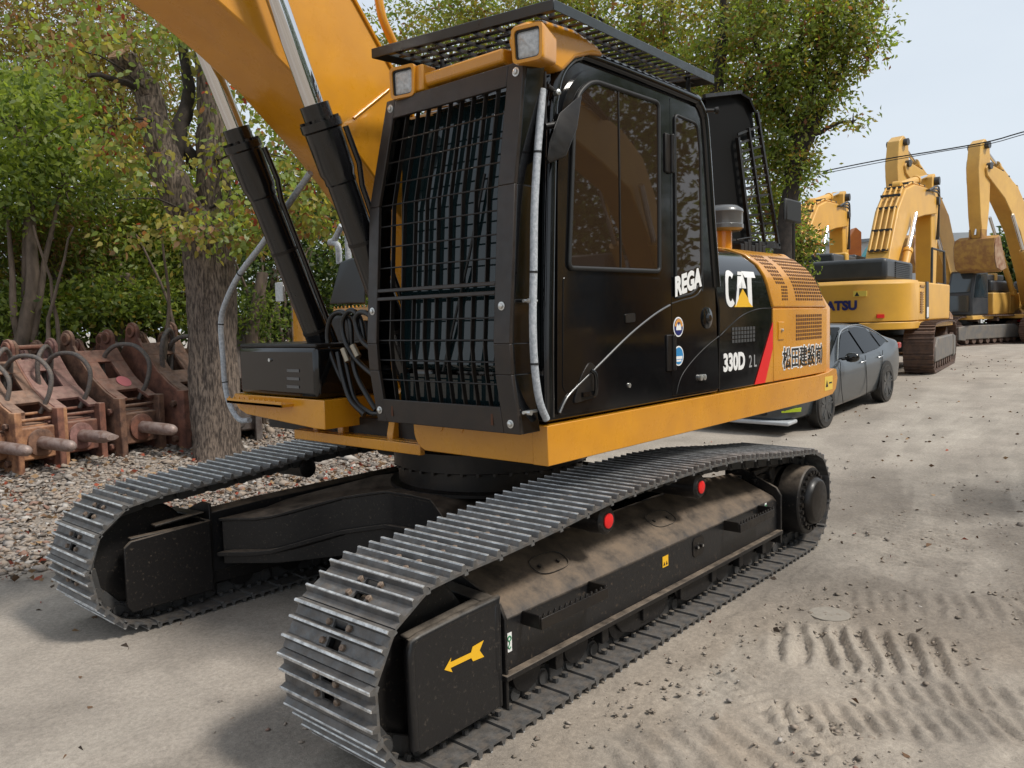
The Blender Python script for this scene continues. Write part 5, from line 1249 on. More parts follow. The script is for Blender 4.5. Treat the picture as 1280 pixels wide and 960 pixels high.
ever('tall leafy tree far behind the thicket at left', 250, 19.0, 420, [pb(120, 230, 150, 120, 19, 1.5, 360), pb(330, 180, 160, 130, 19, 1.5, 360), pb(260, 330, 250, 80, 19, 1.2, 420), pb(60, 330, 150, 80, 19, 1.2, 260)], dict(deep=.35, olive=.35, green=.2, brown=.1), leaf=.15)
ever('green tree in the row beyond the left edge of the picture', -130, 14.5, 420, [pb(-130, 200, 110, 100, 14.5, 1.0, 300), pb(-120, 330, 110, 60, 14.5, 1.0, 240)], dict(green=.34, deep=.16, bright=.28, olive=.16, gold=.06), leaf=.14)
ever('olive tree farther along the row beyond the left edge', -360, 15.5, 420, [pb(-350, 180, 120, 120, 15.5, 1.2, 300), pb(-330, 330, 120, 60, 15.5, 1.2, 240)], dict(green=.3, olive=.35, bright=.2, brown=.15), leaf=.14)
ever('leafy tree closing the gap behind the tool box', 480, 16.5, 420, [pb(480, 260, 90, 80, 16.5, 1.0, 260), pb(480, 380, 100, 45, 16.5, .9, 240)], dict(green=.3, olive=.25, deep=.3, bright=.15), leaf=.12)
# bare stems in the thicket
for i, (px, D_, lb) in enumerate(((60, 12.3, 'pale crooked stem in front of the dark wall at left'), (205, 12.4, 'thin pale stem left of the forked tree'), (325, 13.0, 'bundle of brown stems right of the forked tree'), (372, 13.4, 'brown stems seen beside the boom cylinder'))):
    b0 = at(px, 415, D_); b0.z = gh(b0.x, b0.y)-.1
    b_ = MB()
    for k in range(2 if i < 2 else 5):
        o_ = Vector((rng.uniform(-.3, .3), rng.uniform(-.2, .2), 0)); limb(b_, [b0+o_, b0+o_+Vector((.05, .05, .9)), b0+o_*1.5+Vector((rng.uniform(-.2, .2), 0, 1.8)), b0+o_*2.5+Vector((rng.uniform(-.4, .4), 0, 3.0))], [.06 if i < 2 else .035, .045 if i < 2 else .03, .025, .012], 8)
    tag(b_.build('sapling', BARK2, smooth=60), lb, 'sapling')
# dark wall behind
a = at(-420, 400, 21); c = at(66, 400, 15.6); b_ = MB(); b_.bar((a.x, a.y, .95), (c.x, c.y, .95), .22, 2.0); tag(b_.build('boundary_wall', mat('dark_grey_wall', (.06, .055, .05), .9, c2=(.035, .03, .03), nscale=3, bump=.3, bscale=20), bevel=.02), 'low dark grey wall behind the bushes at the left edge', 'wall')
# tall trees behind the cab
def tall(label, limbs_px, D_, blobs, pal, leaf=.12, per=22, spread=.13, **kw):
    kw['spread'] = spread
    lims = [([at(px, py, D_) for px, py in pts], rs) for pts, rs in limbs_px]
    tree('tall_tree', label, 'tree', None, lims, blobs, leaf, per, pal, BARKD, 'tall trees behind the excavator', **kw)
PALT = dict(green=.16, bright=.28, olive=.24, gold=.20, yellow=.10, rust=.05)
tall('tall yellowish tree above the cab roof guard', [([(800, 560), (790, 300), (800, 150), (798, 60), (800, -40)], [.26, .2, .14, .10, .05]), ([(800, 120), (830, 40), (845, -20)], [.06, .05, .03]), ([(862, 150), (850, 90), (830, 40), (828, 0)], [.10, .08, .06, .03]), ([(798, 110), (770, 40), (720, 10)], [.05, .04, .02])], 17.5,
     [pb(640, 20, 110, 45, 18, 1.3, 200), pb(540, 40, 70, 40, 18, 1.2, 110), pb(760, 30, 100, 50, 17.5, 1.3, 260), pb(700, -50, 200, 60, 17.5, 1.6, 200), pb(860, 60, 80, 60, 17.5, 1.3, 260), pb(500, 90, 60, 50, 19, 1.0, 60)], PALT)
tall('tall tree with dark limbs behind the raised engine hood, its crown reaching right', [([(960, 560), (970, 400), (985, 260), (1000, 170), (1025, 60), (1040, -40)], [.24, .2, .15, .12, .09, .04]), ([(905, 560), (890, 200), (897, 100), (905, 20), (900, -60)], [.22, .16, .12, .09, .04]), ([(985, 250), (1005, 190), (1030, 130), (1060, 60), (1070, 0)], [.10, .09, .07, .04, .02]), ([(1000, 190), (960, 90), (935, 30)], [.08, .05, .03]), ([(1015, 170), (1045, 155), (1070, 150)], [.05, .03, .015])], 15.5,
     [pb(930, 70, 65, 70, 15.5, 1.2, 260), pb(990, 40, 60, 50, 15.5, 1.0, 220), pb(1052, 20, 36, 34, 15.5, .5, 100), pb(950, 160, 45, 60, 15.8, .8, 190), pb(1000, 125, 36, 42, 15.5, .5, 120), pb(992, 205, 20, 35, 15.5, .3, 60), pb(1035, 85, 28, 28, 15.5, .3, 55), pb(970, -60, 100, 50, 15.5, 1.0, 130), pb(1066, 150, 8, 7, 15.3, .1, 5), pb(1085, 60, 14, 22, 15.3, .2, 18), pb(960, 260, 25, 35, 16, .4, 70)], dict(green=.20, bright=.36, olive=.16, gold=.14, pale=.06, rust=.05, deep=.03), leaf=.105)
tall('low leafy tree just left of the grey sedan, below the tall crown', [([(1000, 470), (1005, 380), (1000, 310), (995, 250)], [.10, .08, .05, .03])], 17.5,
     [pb(992, 300, 18, 22, 17.5, .3, 50), pb(1012, 303, 10, 9, 17.5, .1, 10), pb(975, 250, 20, 30, 17.5, .3, 50), pb(985, 345, 18, 22, 17.5, .3, 40)], dict(green=.3, bright=.3, olive=.2, rust=.12, deep=.08), leaf=.10)
tall('dark leafy tree standing behind the excavator cab', [([(700, 560), (690, 300), (700, 100)], [.22, .15, .06])], 21, [pb(690, 180, 200, 110, 21, 1.6, 300), pb(560, 160, 120, 120, 21, 1.6, 200), pb(850, 200, 80, 120, 21, 1.0, 220), pb(915, 330, 40, 60, 20, .6, 90)], dict(deep=.3, olive=.35, green=.25, brown=.1), leaf=.15)

# distant trees at the right
def bare(label, px, D_, h_px, seed):
    root = empty('bare_tree', (0, 0, 0), 0, label, 'tree', 'leafless trees far away at the right'); b0 = at(px, 400, D_); b0.z = .3; r_ = random.Random(seed); Ht = h_px*D_/FPX; b_ = MB()
    def grow(p, d, l, r, lev):
        q = p + d*l; b_.tube([p, (p+q)/2 + Vector((r_.uniform(-.05, .05)*l, r_.uniform(-.05, .05)*l, 0)), q], [r, r*.8, r*.6], 5)
        if lev == 0: return
        for k in range(3 if lev > 1 else 4):
            dd = (d + Vector((r_.uniform(-.6, .6), r_.uniform(-.6, .6), r_.uniform(-.05, .5)))).normalized(); grow(p + d*l*r_.uniform(.5, 1), dd, l*r_.uniform(.55, .75), r*.55, lev-1)
    grow(b0, Vector((0, 0, 1)), Ht*.42, .10, 4); b_.build('trunk', mat('bare_twig_bark', (.13, .11, .10), .9) if 'bare_twig_bark' not in bpy.data.materials else bpy.data.materials['bare_twig_bark'], root)
for i, (px, D_, h_, lb) in enumerate(((1188, 60, 120, 'leafless tree left of the hanging muddy bucket'), (1176, 64, 100, 'leafless tree beside the yellow boom of the middle machine'), (1205, 66, 90, 'leafless tree behind the muddy bucket'), (1222, 62, 85, 'leafless tree right of the muddy bucket arm'), (1258, 60, 110, 'leafless tree at the right edge above the dark trees'))): bare(lb, px, D_, h_, i)
ever2 = [(1268, 58, [(1268, 345, 22, 40), (1282, 320, 18, 30)], 'dark evergreen tree at the right edge behind the far machine'), (1222, 66, [(1222, 355, 22, 30)], 'dark evergreen behind the muddy bucket'), (1178, 70, [(1170, 365, 40, 22)], 'low dark trees left of the muddy bucket'), (1130, 72, [(1130, 345, 40, 32)], 'distant tree behind the middle yellow machine')]
for px, D_, bls, lb in ever2:
    b0 = at(px, 400, D_); b0.z = .3
    tree('evergreen_tree', lb, 'tree', None, [([b0, at(bls[0][0], bls[0][1], D_)], [.25, .08])], [pb(a, b__, c, d, D_, 1.5, 260) for a, b__, c, d in bls], .42, 10, dict(dark=.4, deep=.4, olive=.2), BARKD, 'dark trees on the horizon at right', spread=.5)

# ============================================================ the yard behind: parked machines
KY = mat('faded_machine_yellow', (.72, .39, .05), .42, c2=(.64, .34, .05), nscale=1.6, dust=(.40, .27, .15), dustlo=.1, dustamt=.5, bump=.05, bscale=9)
KY2 = mat('pale_machine_yellow', (.68, .40, .09), .45, c2=(.58, .33, .08), nscale=1.6, dust=(.42, .30, .18), dustlo=.1, dustamt=.5)
KD = mat('machine_dark_grey', (.030, .035, .042), .45, c2=(.05, .052, .055), nscale=3)
KRT = mat('rusty_track', (.14, .085, .060), .8, c2=(.075, .05, .042), nscale=8, bump=.5, bscale=30)
KFR = mat('machine_grey_frame', (.115, .115, .115), .7, c2=(.19, .16, .13), nscale=3, bump=.2, bscale=20)
KGL = mat('machine_glass', (.03, .045, .055), .06, spec=.8)
MUD = mat('muddy_bucket', (.28, .14, .05), .85, c2=(.42, .24, .06), nscale=4, lo=.4, hi=.6, bump=.5, bscale=9)
RSTP = mat('rusty_plate', (.22, .10, .05), .85, c2=(.38, .26, .17), nscale=5, bump=.5, bscale=25)
def bg_track(root, yc, L_=5.2, h=1.15, w_=.62, m=None):
    r = h/2; P = []
    for a in range(-90, 91, 15): P.append((L_/2-r + r*math.cos(R(a)), r + r*math.sin(R(a))))
    P += [(.8, h+.03), (-.8, h+.03)]
    for a in range(90, 270, 15): P.append((-L_/2+r + r*math.cos(R(a)), r + r*math.sin(R(a))))
    P.append(P[0]); n = 46; pos, T = resample(P, n); b_ = MB()
    for k in range(n):
        p_, q_ = Vector((pos[k][0], 0, pos[k][1])), Vector((pos[(k+1) % n][0], 0, pos[(k+1) % n][1])); d = q_-p_; e = p_ + d*.93; nrm = Vector((d.z, 0, -d.x)).normalized()
        def q8(a, c, t0, t1): return [Vector((v.x, yc+s*w_/2, v.z)) + nrm*t for t in (t0, t1) for v, s in ((a, -1), (c, -1), (c, 1), (a, 1))]
        b_.hexa(q8(p_, e, -.03, 0)); 
        for f in (.05, .5): m_ = p_ + d*f; b_.hexa(q8(m_, m_+d*.10, 0, .03))
    t_ = b_.build('track', m or KRT, root)
    f_ = MB(); s = 1 if yc > 0 else -1
    f_.xz([(-L_/2+.55, .25), (L_/2-.75, .25), (L_/2-.7, .62), (L_/2-1.0, .80), (-L_/2+.9, .80), (-L_/2+.6, .6)], yc-.15, yc+s*.30)
    f_.xz([(L_/2-.85, .2), (L_/2-.35, .25), (L_/2-.35, .75), (L_/2-.9, .80)], yc-.1, yc+s*.32); fo = f_.build('track_frame', KFR, root, bevel=.03)
    r_ = MB()
    for k in range(8): x = -L_/2 + .9 + (L_-1.9)*k/7; r_.cyl((x, yc-.2, .20), (x, yc+s*.26, .20), .13, n=14)
    for x in (-.6, .8): r_.cyl((x, yc-.2, h-.12), (x, yc+s*.2, h-.12), .09, n=12)
    for x in (-L_/2+r, L_/2-r): r_.cyl((x, yc-.12, r), (x, yc+.12, r), r*.72, n=28); r_.cyl((x, yc-.2, r), (x, yc+s*.27, r), r*.45, n=24)
    r_.build('track_wheels', KRT, root, smooth=40)
def parked_excavator(label, pos, track_yaw, up_yaw, boom_low, boom_up, arm, acyl, bcyl, bucket, ym=KY, zs=1.0, cat='excavator'):
    zz = lambda z: z if z < 1.8 else 1.8 + (z-1.8)*zs
    boom_low, boom_up, arm = [[(x, zz(z)) for x, z in q_] for q_ in (boom_low, boom_up, arm)]
    acyl, bcyl = [((q_[0][0], zz(q_[0][1])), (q_[1][0], zz(q_[1][1])), q_[2]) for q_ in (acyl, bcyl)]
    if bucket: bucket = (bucket[0], zz(bucket[1]), bucket[2])
    root = empty('parked_excavator', pos, up_yaw, label, cat, 'yellow excavators parked further down the yard')
    uc = empty('undercarriage', (0, 0, 0), track_yaw-up_yaw); uc.parent = root
    for yc in (-1.37, 1.37): bg_track(uc, yc)
    b_ = MB(); b_.bx(-1.3, 1.3, -1.1, 1.1, .45, .85); b_.cyl((0, 0, .8), (0, 0, 1.12), .75, n=28); b_.build('car_body', KD, uc, bevel=.05)
    # upper: counterweight with rounded corners, side housings
    b_ = MB()
    pl = rnd([(-2.2, -1.50), (-2.2, 1.50), (-3.1, 1.50), (-3.62, .75), (-3.62, -.75), (-3.1, -1.50)], [.02, .02, .5, .6, .6, .5], 6)
    b_.loft([[(x, y, z) for x, y in pl] for z in (1.22, 2.05)] + [[(x+.10, y*.965, 2.13) for x, y in pl]]); cwt = b_.build('counterweight', ym, root, bevel=.03, smooth=40)
    b_ = MB(); b_.loft([[(x-.012, y*1.005, z) for x, y in pl] for z in (1.04, 1.20)]); b_.build('counterweight_base', ym, root, bevel=.02, smooth=40)
    b_ = MB(); b_.bx(-2.19, 1.6, -1.49, -.55, 1.20, 2.10); b_.bx(-2.19, -.2, .45, 1.49, 1.2, 2.1); b_.build('side_housing', ym, root, bevel=.04)
    b_ = MB(); b_.bx(-2.19, 2.05, -1.50, 1.50, 1.03, 1.19); b_.build('deck', ym, root, bevel=.02)
    b_ = MB(); b_.bx(-3.25, -.6, -1.05, 1.30, 2.12, 2.62); hd = b_.build('engine_hood', KD, root, bevel=.10, seg=3, smooth=40)
    b_ = MB(); b_.bx(-2.3, -.3, .35, 1.2, 2.6, 2.86); b_.build('air_box', KD, root, bevel=.05)
    b_ = MB(); b_.bx(-1.4, -1.15, .3, 1.25, 2.6, 2.92); b_.build('hood_frame', ym, root, bevel=.04)
    for k in range(1): 
        b_ = MB()
        for j in range(9): b_.bx(-2.5, -1.0, -1.075, -1.05, 2.2+.042*j, 2.22+.042*j)
        b_.build('hood_louvre', BLD, hd)
    b_ = MB()
    for j in range(9): b_.bx(-2.05, -1.75, -1.515, -1.49, 1.40+.055*j, 1.43+.055*j)
    b_.bx(-2.1, -1.6, -1.512, -1.49, 1.98, 2.02)
    b_.build('side_grille', MUD, root)
    b_ = MB(); b_.prism([(-1.45, 1.25), (-1.15, 1.25), (-1.25, 2.11), (-1.5, 2.11)], -1.515, -1.49, lambda a, c, w__: (a, w__, c)); b_.build('side_decal', KD, root)
    b_ = MB(); b_.bx(-1.42, -1.22, -1.52, -1.514, 1.28, 1.52); b_.build('side_decal', WHT, root)
    # cab, left side (+y)
    b_ = MB(); b_.xz([(2.05, 1.2), (2.1, 2.1), (1.75, 2.95), (.45, 2.98), (.3, 1.2)], .55, 1.49); cb_ = b_.build('cab', KD, root, bevel=.06, smooth=40)
    b_ = MB(); b_.xz([(1.95, 1.9), (1.70, 2.82), (.55, 2.85), (.5, 1.9)], 1.482, 1.498); b_.loft([[(2.125-.0, .65, 2.12), (2.125, 1.39, 2.12), (2.105, 1.39, 2.1), (2.105, .65, 2.1)], [(1.80, .65, 2.88), (1.80, 1.39, 2.88), (1.78, 1.39, 2.86), (1.78, .65, 2.86)]]); b_.bx(2.07, 2.11, .68, 1.36, 1.35, 1.98)
    b_.xz([(1.95, 1.9), (1.70, 2.82), (.55, 2.85), (.5, 1.9)], .542, .55); b_.build('cab_glass', KGL, cb_)
    # boom
    b_ = MB(); b_.xz(boom_low + boom_up, -.30, .30); bo_ = b_.build('boom', ym, root, bevel=.03, smooth=30)
    b_ = MB(); P_ = [Vector((x, 0, z)) for x, z in boom_up[::-1]]
    for yv in (-.21, -.07, .07, .21): b_.tube([p_ + Vector((-.05, yv, .05)) for p_ in P_[1:-1]], .028, 6)
    b_.build('boom_pipe', ym, bo_, smooth=60)
    for i, p_ in enumerate(smooth_path(P_[1:-1], 2)): b_ = MB(); b_.bx(p_.x-.05, p_.x+.01, -.25, .25, p_.z+.03, p_.z+.09); b_.build('pipe_clamp', KD, bo_)
    b_ = MB(); b_.xz(arm, -.23, .23); b_.build('arm', ym, root, bevel=.03, smooth=30)
    top_a = arm[1]; lo_a = arm[4]
    for k in range(3):
        b_ = MB(); b_.tube([(boom_up[1][0]-.2, -.34-.03*k, boom_up[1][1]-.1), (top_a[0]-.1, -.36, boom_up[0][1]+.1+.1*k), (top_a[0]+.15, -.33, boom_up[0][1]-.4), (lo_a[0]-.2, -.26-.03*k, (lo_a[1]+boom_up[0][1])/2)], .028, 6, sub=5); b_.build('hose', KD, root, smooth=60)
    for (px_, pz_) in ((boom_up[0][0]-.05, (boom_up[0][1]+boom_low[-1][1])/2), (top_a[0]-.05, top_a[1]-.25)):
        b_ = MB(); b_.cyl((px_, -.38, pz_), (px_, .38, pz_), .13, n=18); b_.build('pin', KD, root, smooth=40)
    def hyd(a, c, f, ys, r):
        for yv in ys:
            a_, c_ = Vector((a[0], yv, a[1])), Vector((c[0], yv, c[1])); m_ = a_ + (c_-a_)*f
            b_ = MB(); b_.cyl(a_, m_, r, n=18); b_.cyl(m_-(c_-a_)*.04, m_, r*1.2, n=18); b_.cyl(a_+Vector((0, -.1, 0)), a_+Vector((0, .1, 0)), r*1.3, n=16); cy_ = b_.build('cylinder', ym, root, smooth=40)
            b_ = MB(); b_.cyl(m_, c_, r*.55, n=16); b_.build('cylinder_rod', CHR, cy_, smooth=40)
    hyd(*bcyl, (-.42, .42), .11); hyd(*acyl, (0,), .12)
    if bucket:
        bx_, bz_, s = bucket
        hyd((arm[-1][0]+.30, arm[-1][1]-.9), (bx_+.35, bz_+.5), .55, (0,), .09)
        prof_ = [(.0, .55), (.45, .40), (.55, .1), (.50, -.55), (.30, -.95), (-.25, -1.10), (-.75, -.95), (-.70, -.88), (-.25, -1.0), (.25, -.88), (.43, -.52), (.47, .1), (.38, .33), (.0, .46)]
        b_ = MB(); b_.prism([(bx_+x*s, bz_+z*s) for x, z in prof_], -.85*s, .85*s, lambda a, c, w__: (a, w__, c)); bu = b_.build('bucket', MUD, root, bevel=.02)
        for sy in (-1, 1):
            b_ = MB(); b_.prism([(bx_+x*s, bz_+z*s) for x, z in ((0, .5), (.43, .36), (.52, .1), (.46, -.54), (.27, -.91), (-.25, -1.04), (-.75, -.92), (-.35, -.2))], sy*.85*s-.03, sy*.85*s+.03, lambda a, c, w__: (a, w__, c)); b_.build('bucket_side', RSTP, bu, bevel=.01)
        for k in range(5): y_ = (-.68+.34*k)*s; b_ = MB(); b_.loft([[(bx_-.72*s, y_+sx_*.08*s, bz_+(-.95+sz_*.05)*s) for sx_, sz_ in ((-1, -1), (1, -1), (1, 1), (-1, 1))], [(bx_-1.02*s, y_+sx_*.04*s, bz_+(-.88+sz_*.02)*s) for sx_, sz_ in ((-1, -1), (1, -1), (1, 1), (-1, 1))]]); b_.build('bucket_tooth', RSTP, bu)
        b_ = MB(); b_.bx(bx_-.12, bx_+.35, -.28*s, -.20*s, bz_+.2, bz_+.85*s); b_.bx(bx_-.12, bx_+.35, .20*s, .28*s, bz_+.2, bz_+.85*s); b_.build('bucket_bracket', MUD, bu, bevel=.02)
    return root
kp = Vector((-17.66, -2.68, .42)); ka = R(183)
K1 = parked_excavator('yellow excavator with its counterweight towards the camera, behind the grey sedan', kp, R(187), ka,
    [(-.2, 1.5), (.45, 1.6), (1.0, 2.6), (1.9, 3.6), (3.0, 4.45), (4.6, 4.75), (6.4, 5.0), (6.5, 5.35)], [(6.4, 5.6), (4.8, 5.75), (3.2, 5.65), (2.1, 5.35), (1.25, 4.6), (.4, 3.2), (-.2, 2.0)],
    [(6.05, 6.35), (6.35, 6.5), (6.65, 6.3), (7.0, 5.2), (6.8, 2.5), (6.65, .9), (6.35, .9), (6.0, 3.0), (5.9, 5.0)], ((2.4, 5.5), (6.3, 6.4), .62), ((.95, 2.1), (2.7, 4.6), .5), (6.3, .95, .85), zs=.84)
def lettering_on(root):
    text('side_lettering', 'KOMATSU', .27, NAVY, root, (-3.641, .72, 1.50), (0, -1, 0), (0, 0, 1), .004, sx=1.0, bold=.014)
lettering_on(K1)
b_ = MB(); b_.hexa([(-3.52, -.93, 1.30), (-3.50, -.91, 1.30), (-3.41, -1.04, 1.30), (-3.43, -1.06, 1.30), (-3.52, -.93, 1.38), (-3.50, -.91, 1.38), (-3.41, -1.04, 1.38), (-3.43, -1.06, 1.38)]); b_.build('red_reflector', RED, K1)
b_ = MB(); b_.bx(-3.632, -3.60, -.74, -.46, 1.78, 1.90); b_.bx(-3.632, -3.6, -.66, -.95, 1.78, 1.93) if False else None; wl_ = b_.build('warning_plate', mat('label_yellow2', (.80, .60, .10), .5), K1)
b_ = MB(); b_.prism([(-.49, 1.79), (-.59, 1.79), (-.54, 1.885)], -3.636, -3.632, lambda a, c, w__: (w__, a, c)); b_.build('warning_symbol', BLD, wl_)
b_ = MB()
for pts in ([(-.3, -1.4, 2.1), (-.3, -1.4, 2.95), (1.2, -1.4, 2.95), (1.7, -1.4, 1.2)], [(1.2, -1.4, 2.95), (1.3, -1.4, 2.1), (.3, -1.4, 2.1)]): b_.tube(pts, .03, 8)
b_.build('hand_rail', KD, K1, smooth=60)
# two machines facing the camera with the booms raised
def facing(px, D_, off):
    c = at(px, 400, D_); c.z = .42; a = math.atan2(CAM[1]-c.y, CAM[0]-c.x) + off; return c, a
fc, fa = facing(1291, 41, R(-20))
low2 = [(-.1, 1.6), (.5, 1.6), (1.15, 3.2), (2.3, 5.4), (3.8, 7.0), (5.4, 8.0), (5.5, 8.35)]; upp2 = [(5.3, 8.6), (3.9, 8.35), (2.6, 7.7), (1.3, 6.3), (.35, 4.3), (-.25, 2.2)]
arm2 = [(5.1, 9.6), (5.5, 9.8), (5.85, 9.5), (6.0, 8.3), (5.75, 6.0), (5.55, 4.9), (5.2, 4.9), (5.0, 6.5), (4.95, 8.3)]
K2 = parked_excavator('yellow excavator at the right edge with a muddy bucket hanging in front of it', fc, fa + R(-12), fa, low2, upp2, arm2, ((2.2, 7.7), (5.1, 9.5), .6), ((1.0, 2.2), (3.4, 6.2), .55), (5.3, 4.4, .85), ym=KY2, zs=.76)
c3, a3 = facing(1190, 38.5, R(-20))
K3 = copy_tree(K2); K3.location = c3; K3.rotation_euler = (0, 0, a3); K3['label'] = 'yellow excavator behind the middle one, only its tall raised boom showing against the sky'
K4 = copy_tree(K1); K4['label'] = 'yellow excavator hidden behind the dark hoods, its bent boom showing left of the others'
c4_ = at(988, 400, 25.0); K4.location = (c4_.x, c4_.y, .42); K4.rotation_euler = (0, 0, ka + R(4))
for o in list(K4.children):
    if o.name.startswith(('side_lettering', 'red_reflector', 'warning_plate')):
        for ch in list(o.children): bpy.data.objects.remove(ch)
        bpy.data.objects.remove(o)
# orange and teal arms poking up between them
def pxslab(name, poly, D_, th, m_, label, cat, bevel=.03):
    f = [at(px, py, D_) for px, py in poly]; n_ = Vector((CD[0], CD[1], 0)).normalized()*th
    b_ = MB(); b_.prism([(i, 0) for i in range(3)], 0, 1, lambda a, c, w__: (0, 0, 0)) if False else None
    tri = tessellate_polygon([[Vector((px, -py, 0)) for px, py in poly]]); k = len(f)
    b_.add(f + [v + n_ for v in f], [tuple(t) for t in tri] + [tuple(k+i for i in t[::-1]) for t in tri] + [(i, (i+1) % k, k+(i+1) % k, k+i) for i in range(k)])
    o = b_.build(name, m_, None, bevel=bevel); tag(o, label, cat); return o
pxslab('orange_arm', [(1056, 345), (1062, 296), (1070, 284), (1077, 290), (1077, 345)], 34, .45, mat('orange_paint', (.55, .17, .03), .5, c2=(.42, .12, .03), nscale=2), 'orange excavator arm poking up left of the middle yellow boom', 'excavator arm')
o = pxslab('teal_boom', [(1060, 360), (1078, 325), (1100, 292), (1112, 285), (1112, 305), (1085, 345), (1078, 365)], 38, .5, mat('teal_paint', (.02, .24, .25), .45, c2=(.03, .32, .33), nscale=2), 'teal excavator boom slanting behind the middle yellow machine', 'excavator boom')
pxslab('teal_machine', [(1215, 345), (1230, 342), (1233, 352), (1232, 372), (1214, 372)], 47, 1.5, bpy.data.materials['teal_paint'], 'teal machine seen under the hanging muddy bucket', 'machine')
bld = empty('pale_building', at(1040, 400, 72), 0, 'pale low industrial building far behind the machines', 'building')
b_ = MB(); b_.bx(-16, 10, -9, 9, -2, 5.4); b_.build('wall', mat('pale_cladding', (.52, .53, .54), .8, c2=(.42, .43, .44), nscale=1), bld); b_ = MB(); b_.xz([(-16.4, 5.4), (10.4, 5.4), (10.4, 5.6), (-3, 6.6), (-16.4, 5.6)], -9.4, 9.4) ; b_.build('roof', mat('grey_roof', (.20, .22, .24), .7), bld)
# overhead cables
for i, (dy, lb) in enumerate(((0, 'upper black cable crossing the sky at right'), (3, 'lower black cable crossing the sky at right'))):
    b_ = MB(); b_.tube([at(940, 233+dy, 32), at(1010, 218+dy, 31.5), at(1100, 200+dy, 31), at(1180, 187+dy*.6, 30.5), at(1240, 176+dy, 30), at(1300, 160+dy, 29.7), at(1500, 120, 29)], .022 if i == 0 else .014, 6, sub=4)
    tag(b_.build('overhead_cable', RUB, None, smooth=60), lb, 'cable')

